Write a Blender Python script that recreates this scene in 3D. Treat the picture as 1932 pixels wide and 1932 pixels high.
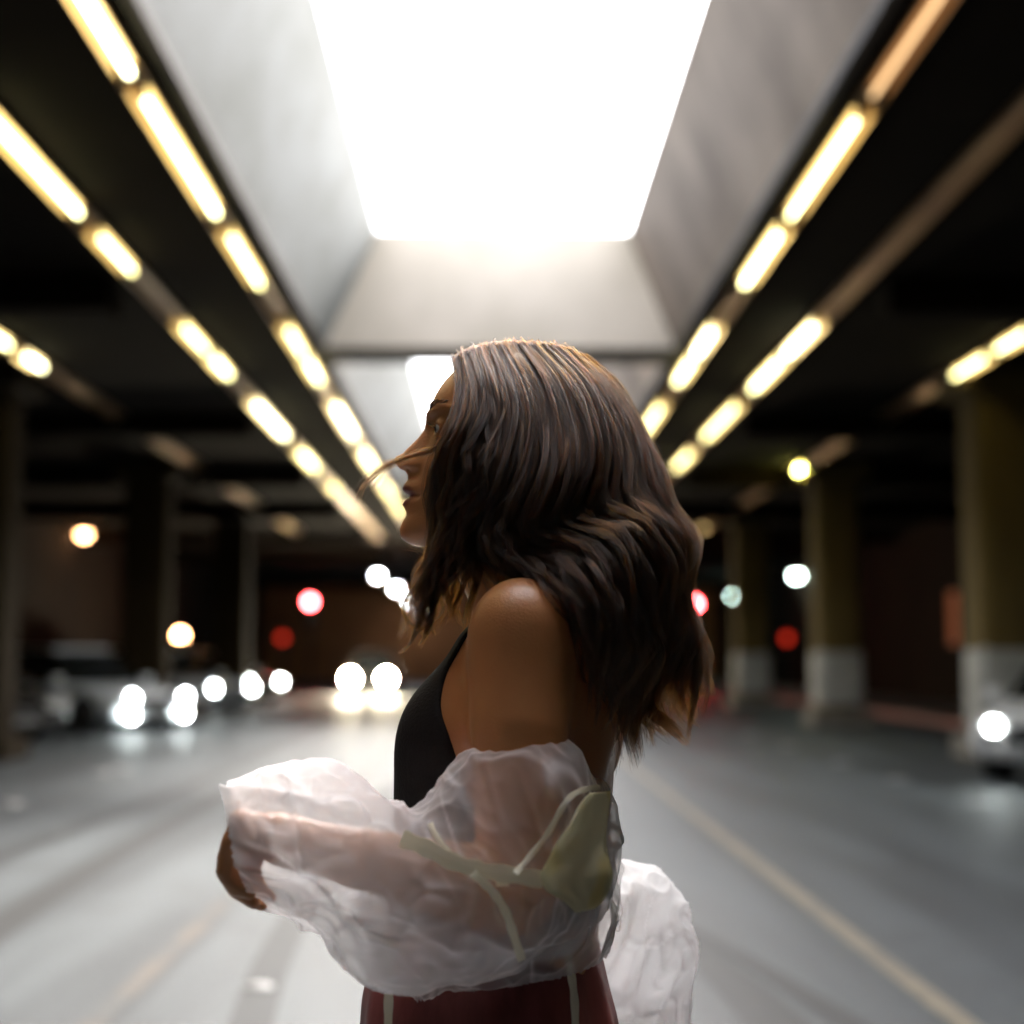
import bpy, bmesh, math, random
import numpy as np
from mathutils import Vector, Matrix
from mathutils.bvhtree import BVHTree

for o in list(bpy.data.objects):
    bpy.data.objects.remove(o)
S = bpy.context.scene
C = S.collection
R = math.radians

# ------------------------------------------------------------------ camera
FPX = 2817.0                       # focal length in pixels of the 1932 px wide reading of the photo
PITCH = math.atan(274 / FPX)
YAW = math.atan(41 / FPX)
CAM = Vector((0, 0, 1.3))
cd = bpy.data.cameras.new('camera')
cam = bpy.data.objects.new('camera', cd)
C.objects.link(cam)
cam.location = CAM
cam.rotation_euler = (R(90) + PITCH, 0, -YAW)
cd.sensor_fit = 'HORIZONTAL'
cd.sensor_width = 24.0
cd.lens = 24.0 * FPX / 1932
cd.clip_start = 0.05
cd.clip_end = 2000
cd.dof.use_dof = True
cd.dof.focus_distance = 1.62
cd.dof.aperture_fstop = 1.45
S.camera = cam

# ------------------------------------------------------------------ daylight
SUN_EL, SUN_AZ = 47.0, 26.0       # degrees; azimuth from +Y towards +X
w = bpy.data.worlds.new('World')
S.world = w
w.use_nodes = True
nt = w.node_tree
nt.nodes.clear()
sky = nt.nodes.new('ShaderNodeTexSky')
sky.sky_type = 'NISHITA'
sky.sun_disc = False
sky.sun_elevation = R(SUN_EL)
sky.sun_rotation = R(SUN_AZ)
sky.air_density = 1.0
sky.dust_density = 4.0
sky.ozone_density = 0.6
bg = nt.nodes.new('ShaderNodeBackground')
bg.inputs['Strength'].default_value = 0.15
wo = nt.nodes.new('ShaderNodeOutputWorld')
hs = nt.nodes.new('ShaderNodeHueSaturation'); hs.inputs['Saturation'].default_value = 0.4
nt.links.new(sky.outputs[0], hs.inputs['Color']); nt.links.new(hs.outputs[0], bg.inputs[0])
nt.links.new(bg.outputs[0], wo.inputs[0])
sl = bpy.data.lights.new('sun', 'SUN')
sl.energy = 0.5
sl.angle = R(20)
sl.color = (1.0, 0.97, 0.92)
sun = bpy.data.objects.new('sun', sl)
C.objects.link(sun)
sd = Vector((math.sin(R(SUN_AZ)) * math.cos(R(SUN_EL)), math.cos(R(SUN_AZ)) * math.cos(R(SUN_EL)), math.sin(R(SUN_EL))))
sun.rotation_euler = (-sd).to_track_quat('-Z', 'Y').to_euler()
S.view_settings.view_transform = 'Standard'
S.view_settings.look = 'None'
S.view_settings.gamma = 1.0
S.view_settings.exposure = 3.4
S.cycles.max_bounces = 10
S.cycles.diffuse_bounces = 5
S.cycles.glossy_bounces = 4
S.cycles.transparent_max_bounces = 24
S.cycles.sample_clamp_indirect = 6.0
S.cycles.caustics_reflective = False
S.cycles.caustics_refractive = False
S.cycles.use_denoising = True

# ------------------------------------------------------------------ small helpers
def tag(o, label=None, cat=None, group=None, kind=None):
    if label: o['label'] = label
    if cat: o['category'] = cat
    if group: o['group'] = group
    if kind: o['kind'] = kind
    return o

def empty(name, loc=(0, 0, 0), rz=0.0, label=None, cat=None, group=None):
    o = bpy.data.objects.new(name, None)
    o.empty_display_size = 0.1
    C.objects.link(o)
    o.location = loc
    o.rotation_euler = (0, 0, rz)
    return tag(o, label, cat, group)

def mesh_obj(name, verts, faces, mat, parent=None, smooth=False):
    me = bpy.data.meshes.new(name)
    me.from_pydata([tuple(v) for v in verts], [], [tuple(f) for f in faces])
    me.update()
    if smooth:
        me.polygons.foreach_set('use_smooth', [True] * len(me.polygons))
    if mat: me.materials.append(mat)
    o = bpy.data.objects.new(name, me)
    C.objects.link(o)
    if parent: o.parent = parent
    return o

class MB:
    """collects shapes of ONE part"""
    def __init__(s): s.v, s.f = [], []
    def add(s, vs, fs):
        n = len(s.v); s.v += [tuple(v) for v in vs]; s.f += [tuple(i + n for i in f) for f in fs]; return s
    def box(s, x0, x1, y0, y1, z0, z1, bev=0.0):
        if bev > 0:
            bm = bmesh.new(); bmesh.ops.create_cube(bm, size=1)
            for v in bm.verts:
                v.co = Vector(((x0 + x1) / 2 + v.co.x * (x1 - x0), (y0 + y1) / 2 + v.co.y * (y1 - y0), (z0 + z1) / 2 + v.co.z * (z1 - z0)))
            bmesh.ops.bevel(bm, geom=bm.edges[:], offset=bev, segments=2, affect='EDGES', profile=0.6)
            s.add([v.co[:] for v in bm.verts], [[v.index for v in f.verts] for f in bm.faces]); bm.free(); return s
        vs = [(x0, y0, z0), (x1, y0, z0), (x1, y1, z0), (x0, y1, z0), (x0, y0, z1), (x1, y0, z1), (x1, y1, z1), (x0, y1, z1)]
        return s.add(vs, [(0, 3, 2, 1), (4, 5, 6, 7), (0, 1, 5, 4), (1, 2, 6, 5), (2, 3, 7, 6), (3, 0, 4, 7)])
    def tube(s, p0, p1, r0, r1=None, n=12, caps=True):
        r1 = r0 if r1 is None else r1
        p0, p1 = Vector(p0), Vector(p1); d = (p1 - p0).normalized()
        a = d.orthogonal().normalized(); b = d.cross(a)
        vs = []
        for p, r in ((p0, r0), (p1, r1)):
            for i in range(n):
                t = 2 * math.pi * i / n
                vs.append((p + a * r * math.cos(t) + b * r * math.sin(t))[:])
        fs = [(i, (i + 1) % n, n + (i + 1) % n, n + i) for i in range(n)]
        if caps: fs += [tuple(range(n))[::-1], tuple(range(n, 2 * n))]
        return s.add(vs, fs)
    def build(s, name, mat, parent=None, smooth=False):
        return mesh_obj(name, s.v, s.f, mat, parent, smooth)

# ------------------------------------------------------------------ materials
def new_mat(name):
    m = bpy.data.materials.new(name); m.use_nodes = True
    n = m.node_tree; n.nodes.clear()
    out = n.nodes.new('ShaderNodeOutputMaterial')
    return m, n, out

def pbr(name, col, rough=0.6, metal=0.0, col2=None, scale=8.0, stretch=(1, 1, 1), bump=0.0, bscale=None, coat=0.0, spec=0.5, detail=5.0, lo=0.35, hi=0.65, sheen=0.0):
    m, n, out = new_mat(name)
    p = n.nodes.new('ShaderNodeBsdfPrincipled')
    p.inputs['Base Color'].default_value = (*col, 1)
    p.inputs['Roughness'].default_value = rough
    p.inputs['Metallic'].default_value = metal
    p.inputs['Coat Weight'].default_value = coat
    p.inputs['Specular IOR Level'].default_value = spec
    p.inputs['Sheen Weight'].default_value = sheen
    n.links.new(p.outputs[0], out.inputs[0])
    tc = n.nodes.new('ShaderNodeTexCoord'); mp = n.nodes.new('ShaderNodeMapping')
    mp.inputs['Scale'].default_value = stretch
    n.links.new(tc.outputs['Object'], mp.inputs[0])
    if col2 is not None:
        nz = n.nodes.new('ShaderNodeTexNoise'); nz.inputs['Scale'].default_value = scale; nz.inputs['Detail'].default_value = detail
        nz.inputs['Roughness'].default_value = 0.6
        rp = n.nodes.new('ShaderNodeValToRGB')
        rp.color_ramp.elements[0].position = lo; rp.color_ramp.elements[1].position = hi
        rp.color_ramp.elements[0].color = (*col, 1); rp.color_ramp.elements[1].color = (*col2, 1)
        n.links.new(mp.outputs[0], nz.inputs['Vector']); n.links.new(nz.outputs['Fac'], rp.inputs[0])
        n.links.new(rp.outputs[0], p.inputs['Base Color'])
    if bump > 0:
        nb = n.nodes.new('ShaderNodeTexNoise'); nb.inputs['Scale'].default_value = bscale or scale * 4; nb.inputs['Detail'].default_value = 6
        bp = n.nodes.new('ShaderNodeBump'); bp.inputs['Strength'].default_value = bump; bp.inputs['Distance'].default_value = 0.01
        n.links.new(mp.outputs[0], nb.inputs['Vector']); n.links.new(nb.outputs['Fac'], bp.inputs['Height']); n.links.new(bp.outputs[0], p.inputs['Normal'])
    return m

def emit(name, col, strength):
    m, n, out = new_mat(name)
    e = n.nodes.new('ShaderNodeEmission'); e.inputs[0].default_value = (*col, 1); e.inputs[1].default_value = strength
    n.links.new(e.outputs[0], out.inputs[0])
    return m

M = {}
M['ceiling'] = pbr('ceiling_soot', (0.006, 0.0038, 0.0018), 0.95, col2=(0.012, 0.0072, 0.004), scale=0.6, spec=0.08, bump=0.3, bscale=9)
M['shaft_l'] = pbr('shaft_paint_pale', (0.27, 0.272, 0.258), 0.8, col2=(0.18, 0.18, 0.158), scale=0.9, stretch=(1, 0.5, 1), bump=0.2, bscale=6)
M['shaft_r'] = pbr('shaft_concrete_stained', (0.25, 0.19, 0.14), 0.85, col2=(0.10, 0.068, 0.044), scale=0.75, stretch=(0.7, 0.8, 0.5), bump=0.2, bscale=6, lo=0.40, hi=0.68)
M['shaft_e'] = pbr('shaft_cream', (0.68, 0.57, 0.45), 0.8, col2=(0.56, 0.47, 0.36), scale=0.9, bump=0.2, bscale=6)
M['beam'] = pbr('beam_dark', (0.045, 0.035, 0.028), 0.85, col2=(0.03, 0.022, 0.018), scale=1.5)
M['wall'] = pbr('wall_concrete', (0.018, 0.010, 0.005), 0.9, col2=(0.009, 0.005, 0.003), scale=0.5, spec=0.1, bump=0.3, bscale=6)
M['farwall'] = pbr('far_wall_brick', (0.45, 0.19, 0.07), 0.85, col2=(0.30, 0.12, 0.045), scale=0.4)  # orange-brown stands in for the haze glow round the headlights
M['column'] = pbr('column_concrete_lit', (0.16, 0.11, 0.036), 0.8, col2=(0.08, 0.055, 0.02), scale=1.5, spec=0.15, stretch=(1, 1, 0.25), bump=0.2, bscale=8)  # lit copy: warm glow of the right columns is put into the colour
M['column_shaded'] = pbr('column_concrete_shaded', (0.022, 0.014, 0.006), 0.85, col2=(0.026, 0.017, 0.007), scale=1.5, spec=0.1)  # shaded copy of the same concrete, darkness of the left side painted in
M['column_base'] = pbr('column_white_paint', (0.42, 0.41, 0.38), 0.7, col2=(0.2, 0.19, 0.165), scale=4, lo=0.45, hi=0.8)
M['trough'] = pbr('trough_metal', (0.42, 0.27, 0.13), 0.34, metal=0.7, col2=(0.30, 0.17, 0.08), scale=0.8)
M['kerb'] = pbr('kerb_concrete', (0.22, 0.2, 0.17), 0.8, col2=(0.14, 0.12, 0.1), scale=3)
M['kerb_red'] = pbr('kerb_red_paint', (0.30, 0.045, 0.03), 0.7, col2=(0.18, 0.05, 0.035), scale=3)
M['pavement'] = pbr('pavement_concrete', (0.12, 0.10, 0.08), 0.85, col2=(0.08, 0.065, 0.05), scale=1.5)
M['yellow_line'] = pbr('worn_yellow_paint', (0.26, 0.215, 0.145), 0.6, col2=(0.12, 0.108, 0.085), scale=5, lo=0.3, hi=0.75)
M['faded_line'] = pbr('faded_orange_paint', (0.085, 0.066, 0.05), 0.6, col2=(0.045, 0.045, 0.044), scale=2, lo=0.35, hi=0.55)
M['dot'] = pbr('ceramic_marker', (0.26, 0.255, 0.25), 0.4)
M['tyre_mark'] = pbr('tyre_rubber_smear', (0.006, 0.006, 0.006), 0.6, col2=(0.013, 0.013, 0.014), scale=5)
M['black'] = pbr('black_rubber', (0.02, 0.02, 0.02), 0.7)
M['darkmetal'] = pbr('dark_metal', (0.05, 0.05, 0.05), 0.45, metal=0.6)
M['chrome'] = pbr('wheel_alloy', (0.6, 0.6, 0.62), 0.25, metal=0.9)
M['glass'] = pbr('tinted_glass', (0.015, 0.018, 0.02), 0.05, spec=0.8, coat=0.6)
M['silver'] = pbr('silver_car_paint', (0.74, 0.77, 0.80), 0.3, metal=0.0, coat=0.8)
M['whitecar'] = pbr('white_car_paint', (0.78, 0.77, 0.76), 0.3, coat=0.8)
M['darkcar'] = pbr('dark_car_paint', (0.03, 0.025, 0.022), 0.22, coat=0.8)
M['tube'] = emit('fluorescent_tube', (1.0, 0.92, 0.42), 2.0)
M['tube_dim'] = emit('fluorescent_tube_old', (1.0, 0.72, 0.30), .9)
M['tube_b'] = emit('fluorescent_tube_worn', (1.0, 0.88, 0.38), 1.4)
M['tube_c'] = emit('fluorescent_tube_fresh', (1.0, 0.95, 0.52), 2.8)
M['tube_faint'] = emit('fluorescent_tube_failing', (1.0, 0.62, 0.30), .20)  # glow standing in for the lit trough housing, no real tube
M['head_hi'] = emit('headlight_beam', (1.0, 0.86, 0.62), 200.0)
M['head_park'] = emit('headlight_parked', (0.90, 1.0, 0.98), 14.0)
M['lens'] = pbr('lamp_lens', (0.7, 0.7, 0.7), 0.1, coat=0.5)
M['red_light'] = emit('red_signal', (1.0, 0.045, 0.05), 22.0)
M['red_dim'] = emit('red_dim_signal', (1.0, 0.04, 0.015), .12)
M['amber'] = emit('amber_lamp', (1.0, 0.46, 0.18), 5.0)
M['amber_sign'] = emit('amber_beacon', (1.0, 0.42, 0.16), 9.0)
M['white_lamp'] = emit('white_wall_lamp', (0.75, 1.0, 0.85), 9.0)
M['street'] = emit('street_lamp_head', (0.95, 0.97, 1.0), 22.0)
M['green_lamp'] = emit('old_green_lamp', (0.80, 0.78, 0.15), 30.0)
M['poster'] = pbr('orange_sign_paint', (0.75, 0.20, 0.05), 0.6)

# asphalt
def asphalt():
    m, n, out = new_mat('asphalt')
    p = n.nodes.new('ShaderNodeBsdfPrincipled'); n.links.new(p.outputs[0], out.inputs[0])
    tc = n.nodes.new('ShaderNodeTexCoord')
    def noise(sc, st, det=5):
        mp = n.nodes.new('ShaderNodeMapping'); mp.inputs['Scale'].default_value = st
        z = n.nodes.new('ShaderNodeTexNoise'); z.inputs['Scale'].default_value = sc; z.inputs['Detail'].default_value = det
        n.links.new(tc.outputs['Object'], mp.inputs[0]); n.links.new(mp.outputs[0], z.inputs['Vector']); return z
    a = noise(1.0, (1.7, 0.16, 1)); b = noise(90, (1, 1, 1), 3); c = noise(1.1, (1, 0.7, 1))
    def mix(f, x, y):
        mm = n.nodes.new('ShaderNodeMix'); mm.data_type = 'RGBA'
        n.links.new(f, mm.inputs[0]); 
        for k, q in ((6, x), (7, y)):
            if isinstance(q, tuple): mm.inputs[k].default_value = (*q, 1)
            else: n.links.new(q, mm.inputs[k])
        return mm.outputs[2]
    def ramp(z, lo, hi):
        r = n.nodes.new('ShaderNodeMapRange'); r.inputs[1].default_value = lo; r.inputs[2].default_value = hi
        n.links.new(z.outputs['Fac'], r.inputs[0]); return r.outputs[0]
    c1 = mix(ramp(a, 0.40, 0.60), (0.020, 0.024, 0.028), (0.062, 0.072, 0.077))
    c2 = mix(ramp(c, 0.55, 0.72), c1, (0.022, 0.023, 0.025))
    c3 = mix(ramp(b, 0.45, 0.8), c2, (0.085, 0.09, 0.092))
    n.links.new(c3, p.inputs['Base Color'])
    rr = n.nodes.new('ShaderNodeMapRange'); rr.inputs[3].default_value = 0.48; rr.inputs[4].default_value = 0.68
    n.links.new(a.outputs['Fac'], rr.inputs[0]); n.links.new(rr.outputs[0], p.inputs['Roughness'])
    bp = n.nodes.new('ShaderNodeBump'); bp.inputs['Strength'].default_value = 0.35; bp.inputs['Distance'].default_value = 0.008
    n.links.new(b.outputs['Fac'], bp.inputs['Height']); n.links.new(bp.outputs[0], p.inputs['Normal'])
    return m
M['asphalt'] = asphalt()

# ================================================================== THE UNDERPASS
HC = 5.0            # underside of the deck
Y0, Y1 = -26.0, 80.0
WX = 12.0
SHX = (-2.0, 2.22)  # shaft, lower edge
TPX = (-1.36, 1.66) # shaft, sky opening
ZT = 6.32
SH = [(0.35, 17.7), (18.55, 33.5)]  # unseen near edge set forward to keep the camera side dark

mb = MB(); mb.add([(-400, -400, 0), (400, -400, 0), (400, 600, 0), (-400, 600, 0)], [(0, 1, 2, 3)])
tag(mb.build('ground', M['pavement']), kind='structure')
mb = MB(); mb.add([(-10.9, Y0, .004), (8.6, Y0, .004), (8.6, Y1, .004), (-10.9, Y1, .004)], [(0, 1, 2, 3)])
tag(mb.build('road', M['asphalt']), kind='structure')
for s, nm in ((-1, 'left'), (1, 'right')):
    K = 8.6 if s > 0 else 10.9
    a, b = sorted((s * (K + .15), s * 11.99))
    tag(MB().box(a, b, Y0, Y1, -.02, .14).build('pavement_' + nm, M['pavement']), kind='structure')
    a, b = sorted((s * K, s * (K + .15)))
    tag(MB().box(a, b, Y0, Y1, -.02, .15, .015).build('kerb_' + nm, M['kerb_red'] if s > 0 else M['kerb']), kind='structure')

# deck of the bridge: side slabs, cross pieces, far and near slabs
mb = MB()
mb.box(-13.0, SHX[0], Y0, Y1, HC, ZT + .1)
mb.box(SHX[1], 13.0, Y0, Y1, HC, ZT + .1)
mb.box(SHX[0], SHX[1], Y0, SH[0][0], HC, ZT + .1)
mb.box(SHX[0], SHX[1], SH[0][1] + .02, SH[1][0] - .02, HC + .08, ZT + .1)
mb.box(SHX[0], SHX[1], SH[1][1], Y1, HC, ZT + .1)
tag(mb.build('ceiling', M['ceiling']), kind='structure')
e = empty('cross_beam', (0, 18.12, HC), label='dark cross beam between the two skylight openings of the underpass', cat='beam')
MB().box(SHX[0] - .3, SHX[1] + .3, -.40, .40, -.03, .2, .02).build('beam_body', M['beam'], e)
MB().box(SHX[0] - .3, SHX[1] + .3, -.52, -.401, -.055, -.012).build('flange', M['beam'], e)
# ribs under the deck (faint transverse joists)
for i, y in enumerate([14.5, 22.8, 29.5, 36.5, 44.0, 52.0]):
    for s in (-1, 1):
        x0, x1 = (-11.95, -3.7) if s < 0 else (3.9, 11.95)
        o = MB().box(x0, x1, -.25, .25, -.35, -.002, .02).build('deck_joist', M['ceiling'])
        o.location = (0, y, HC)
        tag(o, '%s dark concrete joist counted from the camera under the deck on the %s side' % (['first', 'second', 'third', 'fourth', 'fifth', 'sixth'][i], 'left' if s < 0 else 'right'), 'joist', 'joists under the deck')
# shafts
for i, (a, b) in enumerate(SH):
    nm = ('near', 'far')[i]
    e = empty('skylight_shaft', (0, (a + b) / 2, HC), label='%s skylight opening in the deck with flared side panels and cream end wall' % ('large' if i == 0 else 'smaller farther'), cat='skylight')
    ya, yb = a - (a + b) / 2, b - (a + b) / 2
    t = 0.05
    def panel(name, q, mat, nrm):
        q = [Vector(v) for v in q]; nrm = Vector(nrm) * t
        vs = q + [v + nrm for v in q]
        mesh_obj(name, vs, [(0, 1, 2, 3), (7, 6, 5, 4), (0, 4, 5, 1), (1, 5, 6, 2), (2, 6, 7, 3), (3, 7, 4, 0)], mat, e)
    top = ZT - HC + .12
    lo = .012
    panel('side_panel', [(SHX[0], ya, lo), (SHX[0], yb, lo), (TPX[0], yb, top), (TPX[0], ya, top)], M['shaft_l'], (-1, 0, 0))
    panel('side_panel', [(SHX[1], ya, lo), (SHX[1], yb, lo), (TPX[1], yb, top), (TPX[1], ya, top)], M['shaft_r'], (1, 0, 0))
    panel('end_panel', [(SHX[0], yb, lo), (SHX[1], yb, lo), (TPX[1], yb - .02, top), (TPX[0], yb - .02, top)], M['shaft_e'], (0, .3, 0))
    panel('end_panel', [(SHX[0], ya, lo), (SHX[1], ya, lo), (TPX[1], ya + .02, top), (TPX[0], ya + .02, top)], M['shaft_e'], (0, -.3, 0))
    for s, x in ((-1, SHX[0]), (1, SHX[1])):
        MB().box(x - .03 if s > 0 else x - .05, x + .05 if s > 0 else x + .03, ya, yb, -.07, .012).build('edge_angle', M['beam'], e)
# walls
for s, nm in ((-1, 'left'), (1, 'right')):
    a, b = sorted((s * WX, s * (WX + .5)))
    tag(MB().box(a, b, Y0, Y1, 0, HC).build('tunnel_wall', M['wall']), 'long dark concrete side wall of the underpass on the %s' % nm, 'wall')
tag(MB().box(-WX, WX, Y1 - .5, Y1 - .002, 0, HC).build('added_end_wall', M['farwall']), 'added wall closing the far end of the underpass, orange-brown for headlight haze', 'wall')  # added wall, headlight haze glow put into its colour
tag(MB().box(-WX, WX, Y0 + .002, Y0 + .5, 0, HC).build('added_end_wall', M['farwall']), 'unseen brown wall added behind the camera to keep sky light out', 'wall')  # unseen wall added to stop sky light flooding in

# columns
ORD = ['first', 'second', 'third', 'fourth', 'fifth', 'sixth', 'seventh', 'eighth', 'ninth', 'tenth', 'eleventh', 'twelfth']
def column_proto():
    e = empty('concrete_column')
    bm = bmesh.new(); bmesh.ops.create_cube(bm, size=1)
    for v in bm.verts: v.co = Vector((v.co.x * .84, v.co.y * .84, 2.38 + v.co.z * 4.76))
    bmesh.ops.bevel(bm, geom=[q for q in bm.edges if abs(q.verts[0].co.z - q.verts[1].co.z) > 1], offset=.16, segments=5, affect='EDGES', profile=.5)
    me = bpy.data.meshes.new('shaft'); bm.to_mesh(me); bm.free(); me.materials.append(M['column'])
    o = bpy.data.objects.new('shaft', me); C.objects.link(o); o.parent = e
    MB().box(-.44, .44, -.44, .44, .30, 1.5, .17).build('painted_base', M['column_base'], e)
    MB().box(-.55, .55, -.55, .55, 0, .3, .03).build('plinth', M['kerb'], e)
    MB().box(-.62, .62, -.62, .62, 4.70, 4.996, .05).build('capital', M['column'], e)
    return e
def copy_tree(o, parent=None, skip=()):
    c = o.copy(); C.objects.link(c); c.parent = parent
    for ch in list(o.children):
        if ch.name.split('.')[0] not in skip: copy_tree(ch, c, skip)
    return c
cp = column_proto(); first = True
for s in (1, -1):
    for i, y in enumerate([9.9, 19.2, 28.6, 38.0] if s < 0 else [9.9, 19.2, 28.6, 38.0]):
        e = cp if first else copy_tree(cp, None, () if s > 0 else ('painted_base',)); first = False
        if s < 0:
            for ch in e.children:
                for q in ch.material_slots: q.link = 'OBJECT'; q.material = M['column_shaded']  # left columns take the copy with shade in its colour
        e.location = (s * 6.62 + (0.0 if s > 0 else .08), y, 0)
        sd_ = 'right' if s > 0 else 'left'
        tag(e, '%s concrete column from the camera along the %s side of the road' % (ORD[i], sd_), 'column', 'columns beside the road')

# light troughs and fluorescent tubes
ROWS = {
 'inner left':  (-2.24, [(1.5, 4.0), (4.4, 6.6), (6.9, 9.0), (9.3, 11.95), (12.45, 14.3), (16.1, 17.7), (17.9, 19.4), (21.1, 24.2), (26.0, 28.7), (30.9, 33.6), (35.0, 37.2)]),
 'outer left':  (-3.36, [(4.4, 6.9), (9.4, 11.95), (12.5, 13.8), (16.0, 17.5), (17.75, 19.0), (21.0, 24.3), (26.0, 28.6), (31.0, 32.6)]),
 'far left':    (-5.60, [(8.0, 10.6), (16.2, 17.2), (17.7, 18.5)]),
 'inner right': (2.46, [(1.5, 4.0), (9.6, 11.95), (12.3, 14.2), (16.1, 17.6), (17.8, 19.4), (21.1, 24.3), (26.0, 28.5), (31.0, 33.6)]),
 'outer right': (3.54, [(15.9, 17.6), (17.8, 19.9), (21.1, 24.4), (26.0, 28.3), (31.0, 33.6)]),
 'far right':   (5.97, [(8.0, 10.6), (16.2, 17.3), (17.6, 18.9), (28.2, 28.7)]),
}
OLD = {'outer left': [(38.7, 39.3), (43.2, 44.0)], 'far left': [(40.8, 41.3), (46.2, 46.9)], 'far right': [(41.3, 42.0)], 'inner right': [(4.3, 9.3)]}
for rn, (x, tubes) in ROWS.items():
    e = empty('light_trough', (x, 0, HC), label='long metal light trough carrying the %s row of tubes' % rn, cat='light trough', group='light troughs under the deck')
    yb = 46.0
    MB().box(-.062, .062, -4, yb, -.062, -.004, .012).build('channel', M['trough'], e)
    sgn = 1 if x < 0 else -1
    MB().box(-sgn * .07 - .006, -sgn * .07 + .006, -4, yb, -.15, -.004).build('reflector', M['trough'], e)
    k = 0
    for (a, b) in sorted(tubes + OLD.get(rn, [])):
        old = (a, b) in OLD.get(rn, [])
        mid = (a + b) / 2
        g = (x > 5 and 28 < a < 29)
        lamp = empty('fluorescent_light', (x, mid, HC - .10), label='%s glowing fluorescent tube from the camera in the %s row' % (ORD[k], rn), cat='tube light', group='fluorescent tubes under the deck')  # the faint inner right one stands in for lit trough housing
        k += 1
        hl = (b - a) / 2
        MB().tube((0, -hl + .03, 0), (0, hl - .03, 0), .017, n=14).build('glass_tube', M['green_lamp'] if g else (M['tube_faint'] if (a, b) == (4.3, 9.3) else M['tube_dim'] if old else M[('tube', 'tube_b', 'tube_c', 'tube_b', 'tube')[(k * 7 + int(abs(x) * 3)) % 5]]), lamp, True)
        for s in (-1, 1):
            MB().box(-.03, .03, s * hl - .03, s * hl + .03, -.04, .037, .006).build('end_socket', M['darkmetal'], lamp)

# road paint, markers and tyre marks
def strip(name, pts, wd, z, mat, label=None):
    v, f = [], []
    n = len(pts)
    for i, (x, y) in enumerate(pts):
        a = Vector(pts[max(0, i - 1)]); b = Vector(pts[min(n - 1, i + 1)]); d = (b - a).normalized(); nr = Vector((-d.y, d.x))
        ww = wd if not callable(wd) else wd(i / (n - 1))
        v += [(x - nr.x * ww / 2, y - nr.y * ww / 2, z), (x + nr.x * ww / 2, y + nr.y * ww / 2, z)]
    for i in range(n - 1): f.append((2 * i, 2 * i + 1, 2 * i + 3, 2 * i + 2)[::-1])
    return tag(mesh_obj(name, v, f, mat), kind='structure')
strip('road_line_yellow', [(1.68, y) for y in range(-20, 80, 2)], .10, .010, M['yellow_line'])
strip('road_line_faded', [(-1.40, y) for y in range(-20, 80, 2)], .10, .010, M['faded_line'])
def sstroke(pts, wd, z):
    q = [Vector(p) for p in pts]; out = []
    for i in range(len(q) - 1):
        p0, p1, p2, p3 = q[max(0, i - 1)], q[i], q[i + 1], q[min(len(q) - 1, i + 2)]
        for t in np.linspace(0, 1, 9)[:-1]:
            out.append(tuple(.5 * ((2 * p1) + (-p0 + p2) * t + (2 * p0 - 5 * p1 + 4 * p2 - p3) * t * t + (-p0 + 3 * p1 - 3 * p2 + p3) * t ** 3)))
    out.append(tuple(q[-1]))
    strip('road_tyre_mark', out, wd, z, M['tyre_mark'])
sstroke([(.78, 3.4), (.98, 4.6), (1.0, 5.8), (.80, 7.4), (.35, 9.5), (-.6, 12)], lambda t: .26 * (1 - t) + .06, .0072)
sstroke([(1.35, 4.4), (1.25, 5.6), (.95, 7.3), (.5, 9)], lambda t: .12 * (1 - t) + .04, .0084)
sstroke([(2.6, 4.2), (2.55, 5.4), (2.9, 7.0), (3.6, 8.8), (5.0, 10.5)], lambda t: .13, .0066)
sstroke([(-.7, 4.0), (-.95, 7), (-1.0, 12), (-.9, 20)], lambda t: .16, .0060)
sstroke([(-2.1, 4.5), (-2.4, 8), (-2.5, 14), (-2.4, 24)], lambda t: .22, .0064)
sstroke([(-3.3, 6.5), (-3.2, 10), (-3.0, 16), (-3.0, 28)], lambda t: .2, .0061)
mk = None
def marker(x, y, label, r=.085):
    global mk
    if mk is None:
        v, f = [], []
        n = 20
        for j, (rr, zz) in enumerate(((1.0, .0), (.97, .10), (.75, .20), (.4, .25))):
            for i in range(n): v.append((rr * math.cos(2 * math.pi * i / n), rr * math.sin(2 * math.pi * i / n), zz))
        v.append((0, 0, .26))
        for j in range(3):
            for i in range(n): f.append((j * n + i, j * n + (i + 1) % n, (j + 1) * n + (i + 1) % n, (j + 1) * n + i))
        for i in range(n): f.append((3 * n + i, 3 * n + (i + 1) % n, 4 * n))
        o = mesh_obj('road_marker', v, f, M['dot'], None, True); mk = o
    else:
        o = mk.copy(); C.objects.link(o)
    o.location = (x, y, .005); o.scale = (r, r, r)
    tag(o, label, 'road marker', 'raised white markers on the asphalt')
for i, y in enumerate([10.7, 13.3, 15.9, 18.5, 21.8, 25.0, 28.5]):
    marker(4.33, y, '%s round white road marker from the camera in the lane line at right' % ORD[i], .12)
for i, y in enumerate([13.4, 16.9, 17.4, 22.9, 26.0]):
    marker(-4.25 - .1 * (i % 2), y, '%s round white road marker from the camera in the lane line at left' % ORD[i], .13)
marker(-.91, 6.05, 'single round white road marker on the asphalt behind the woman at left', .06)

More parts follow.
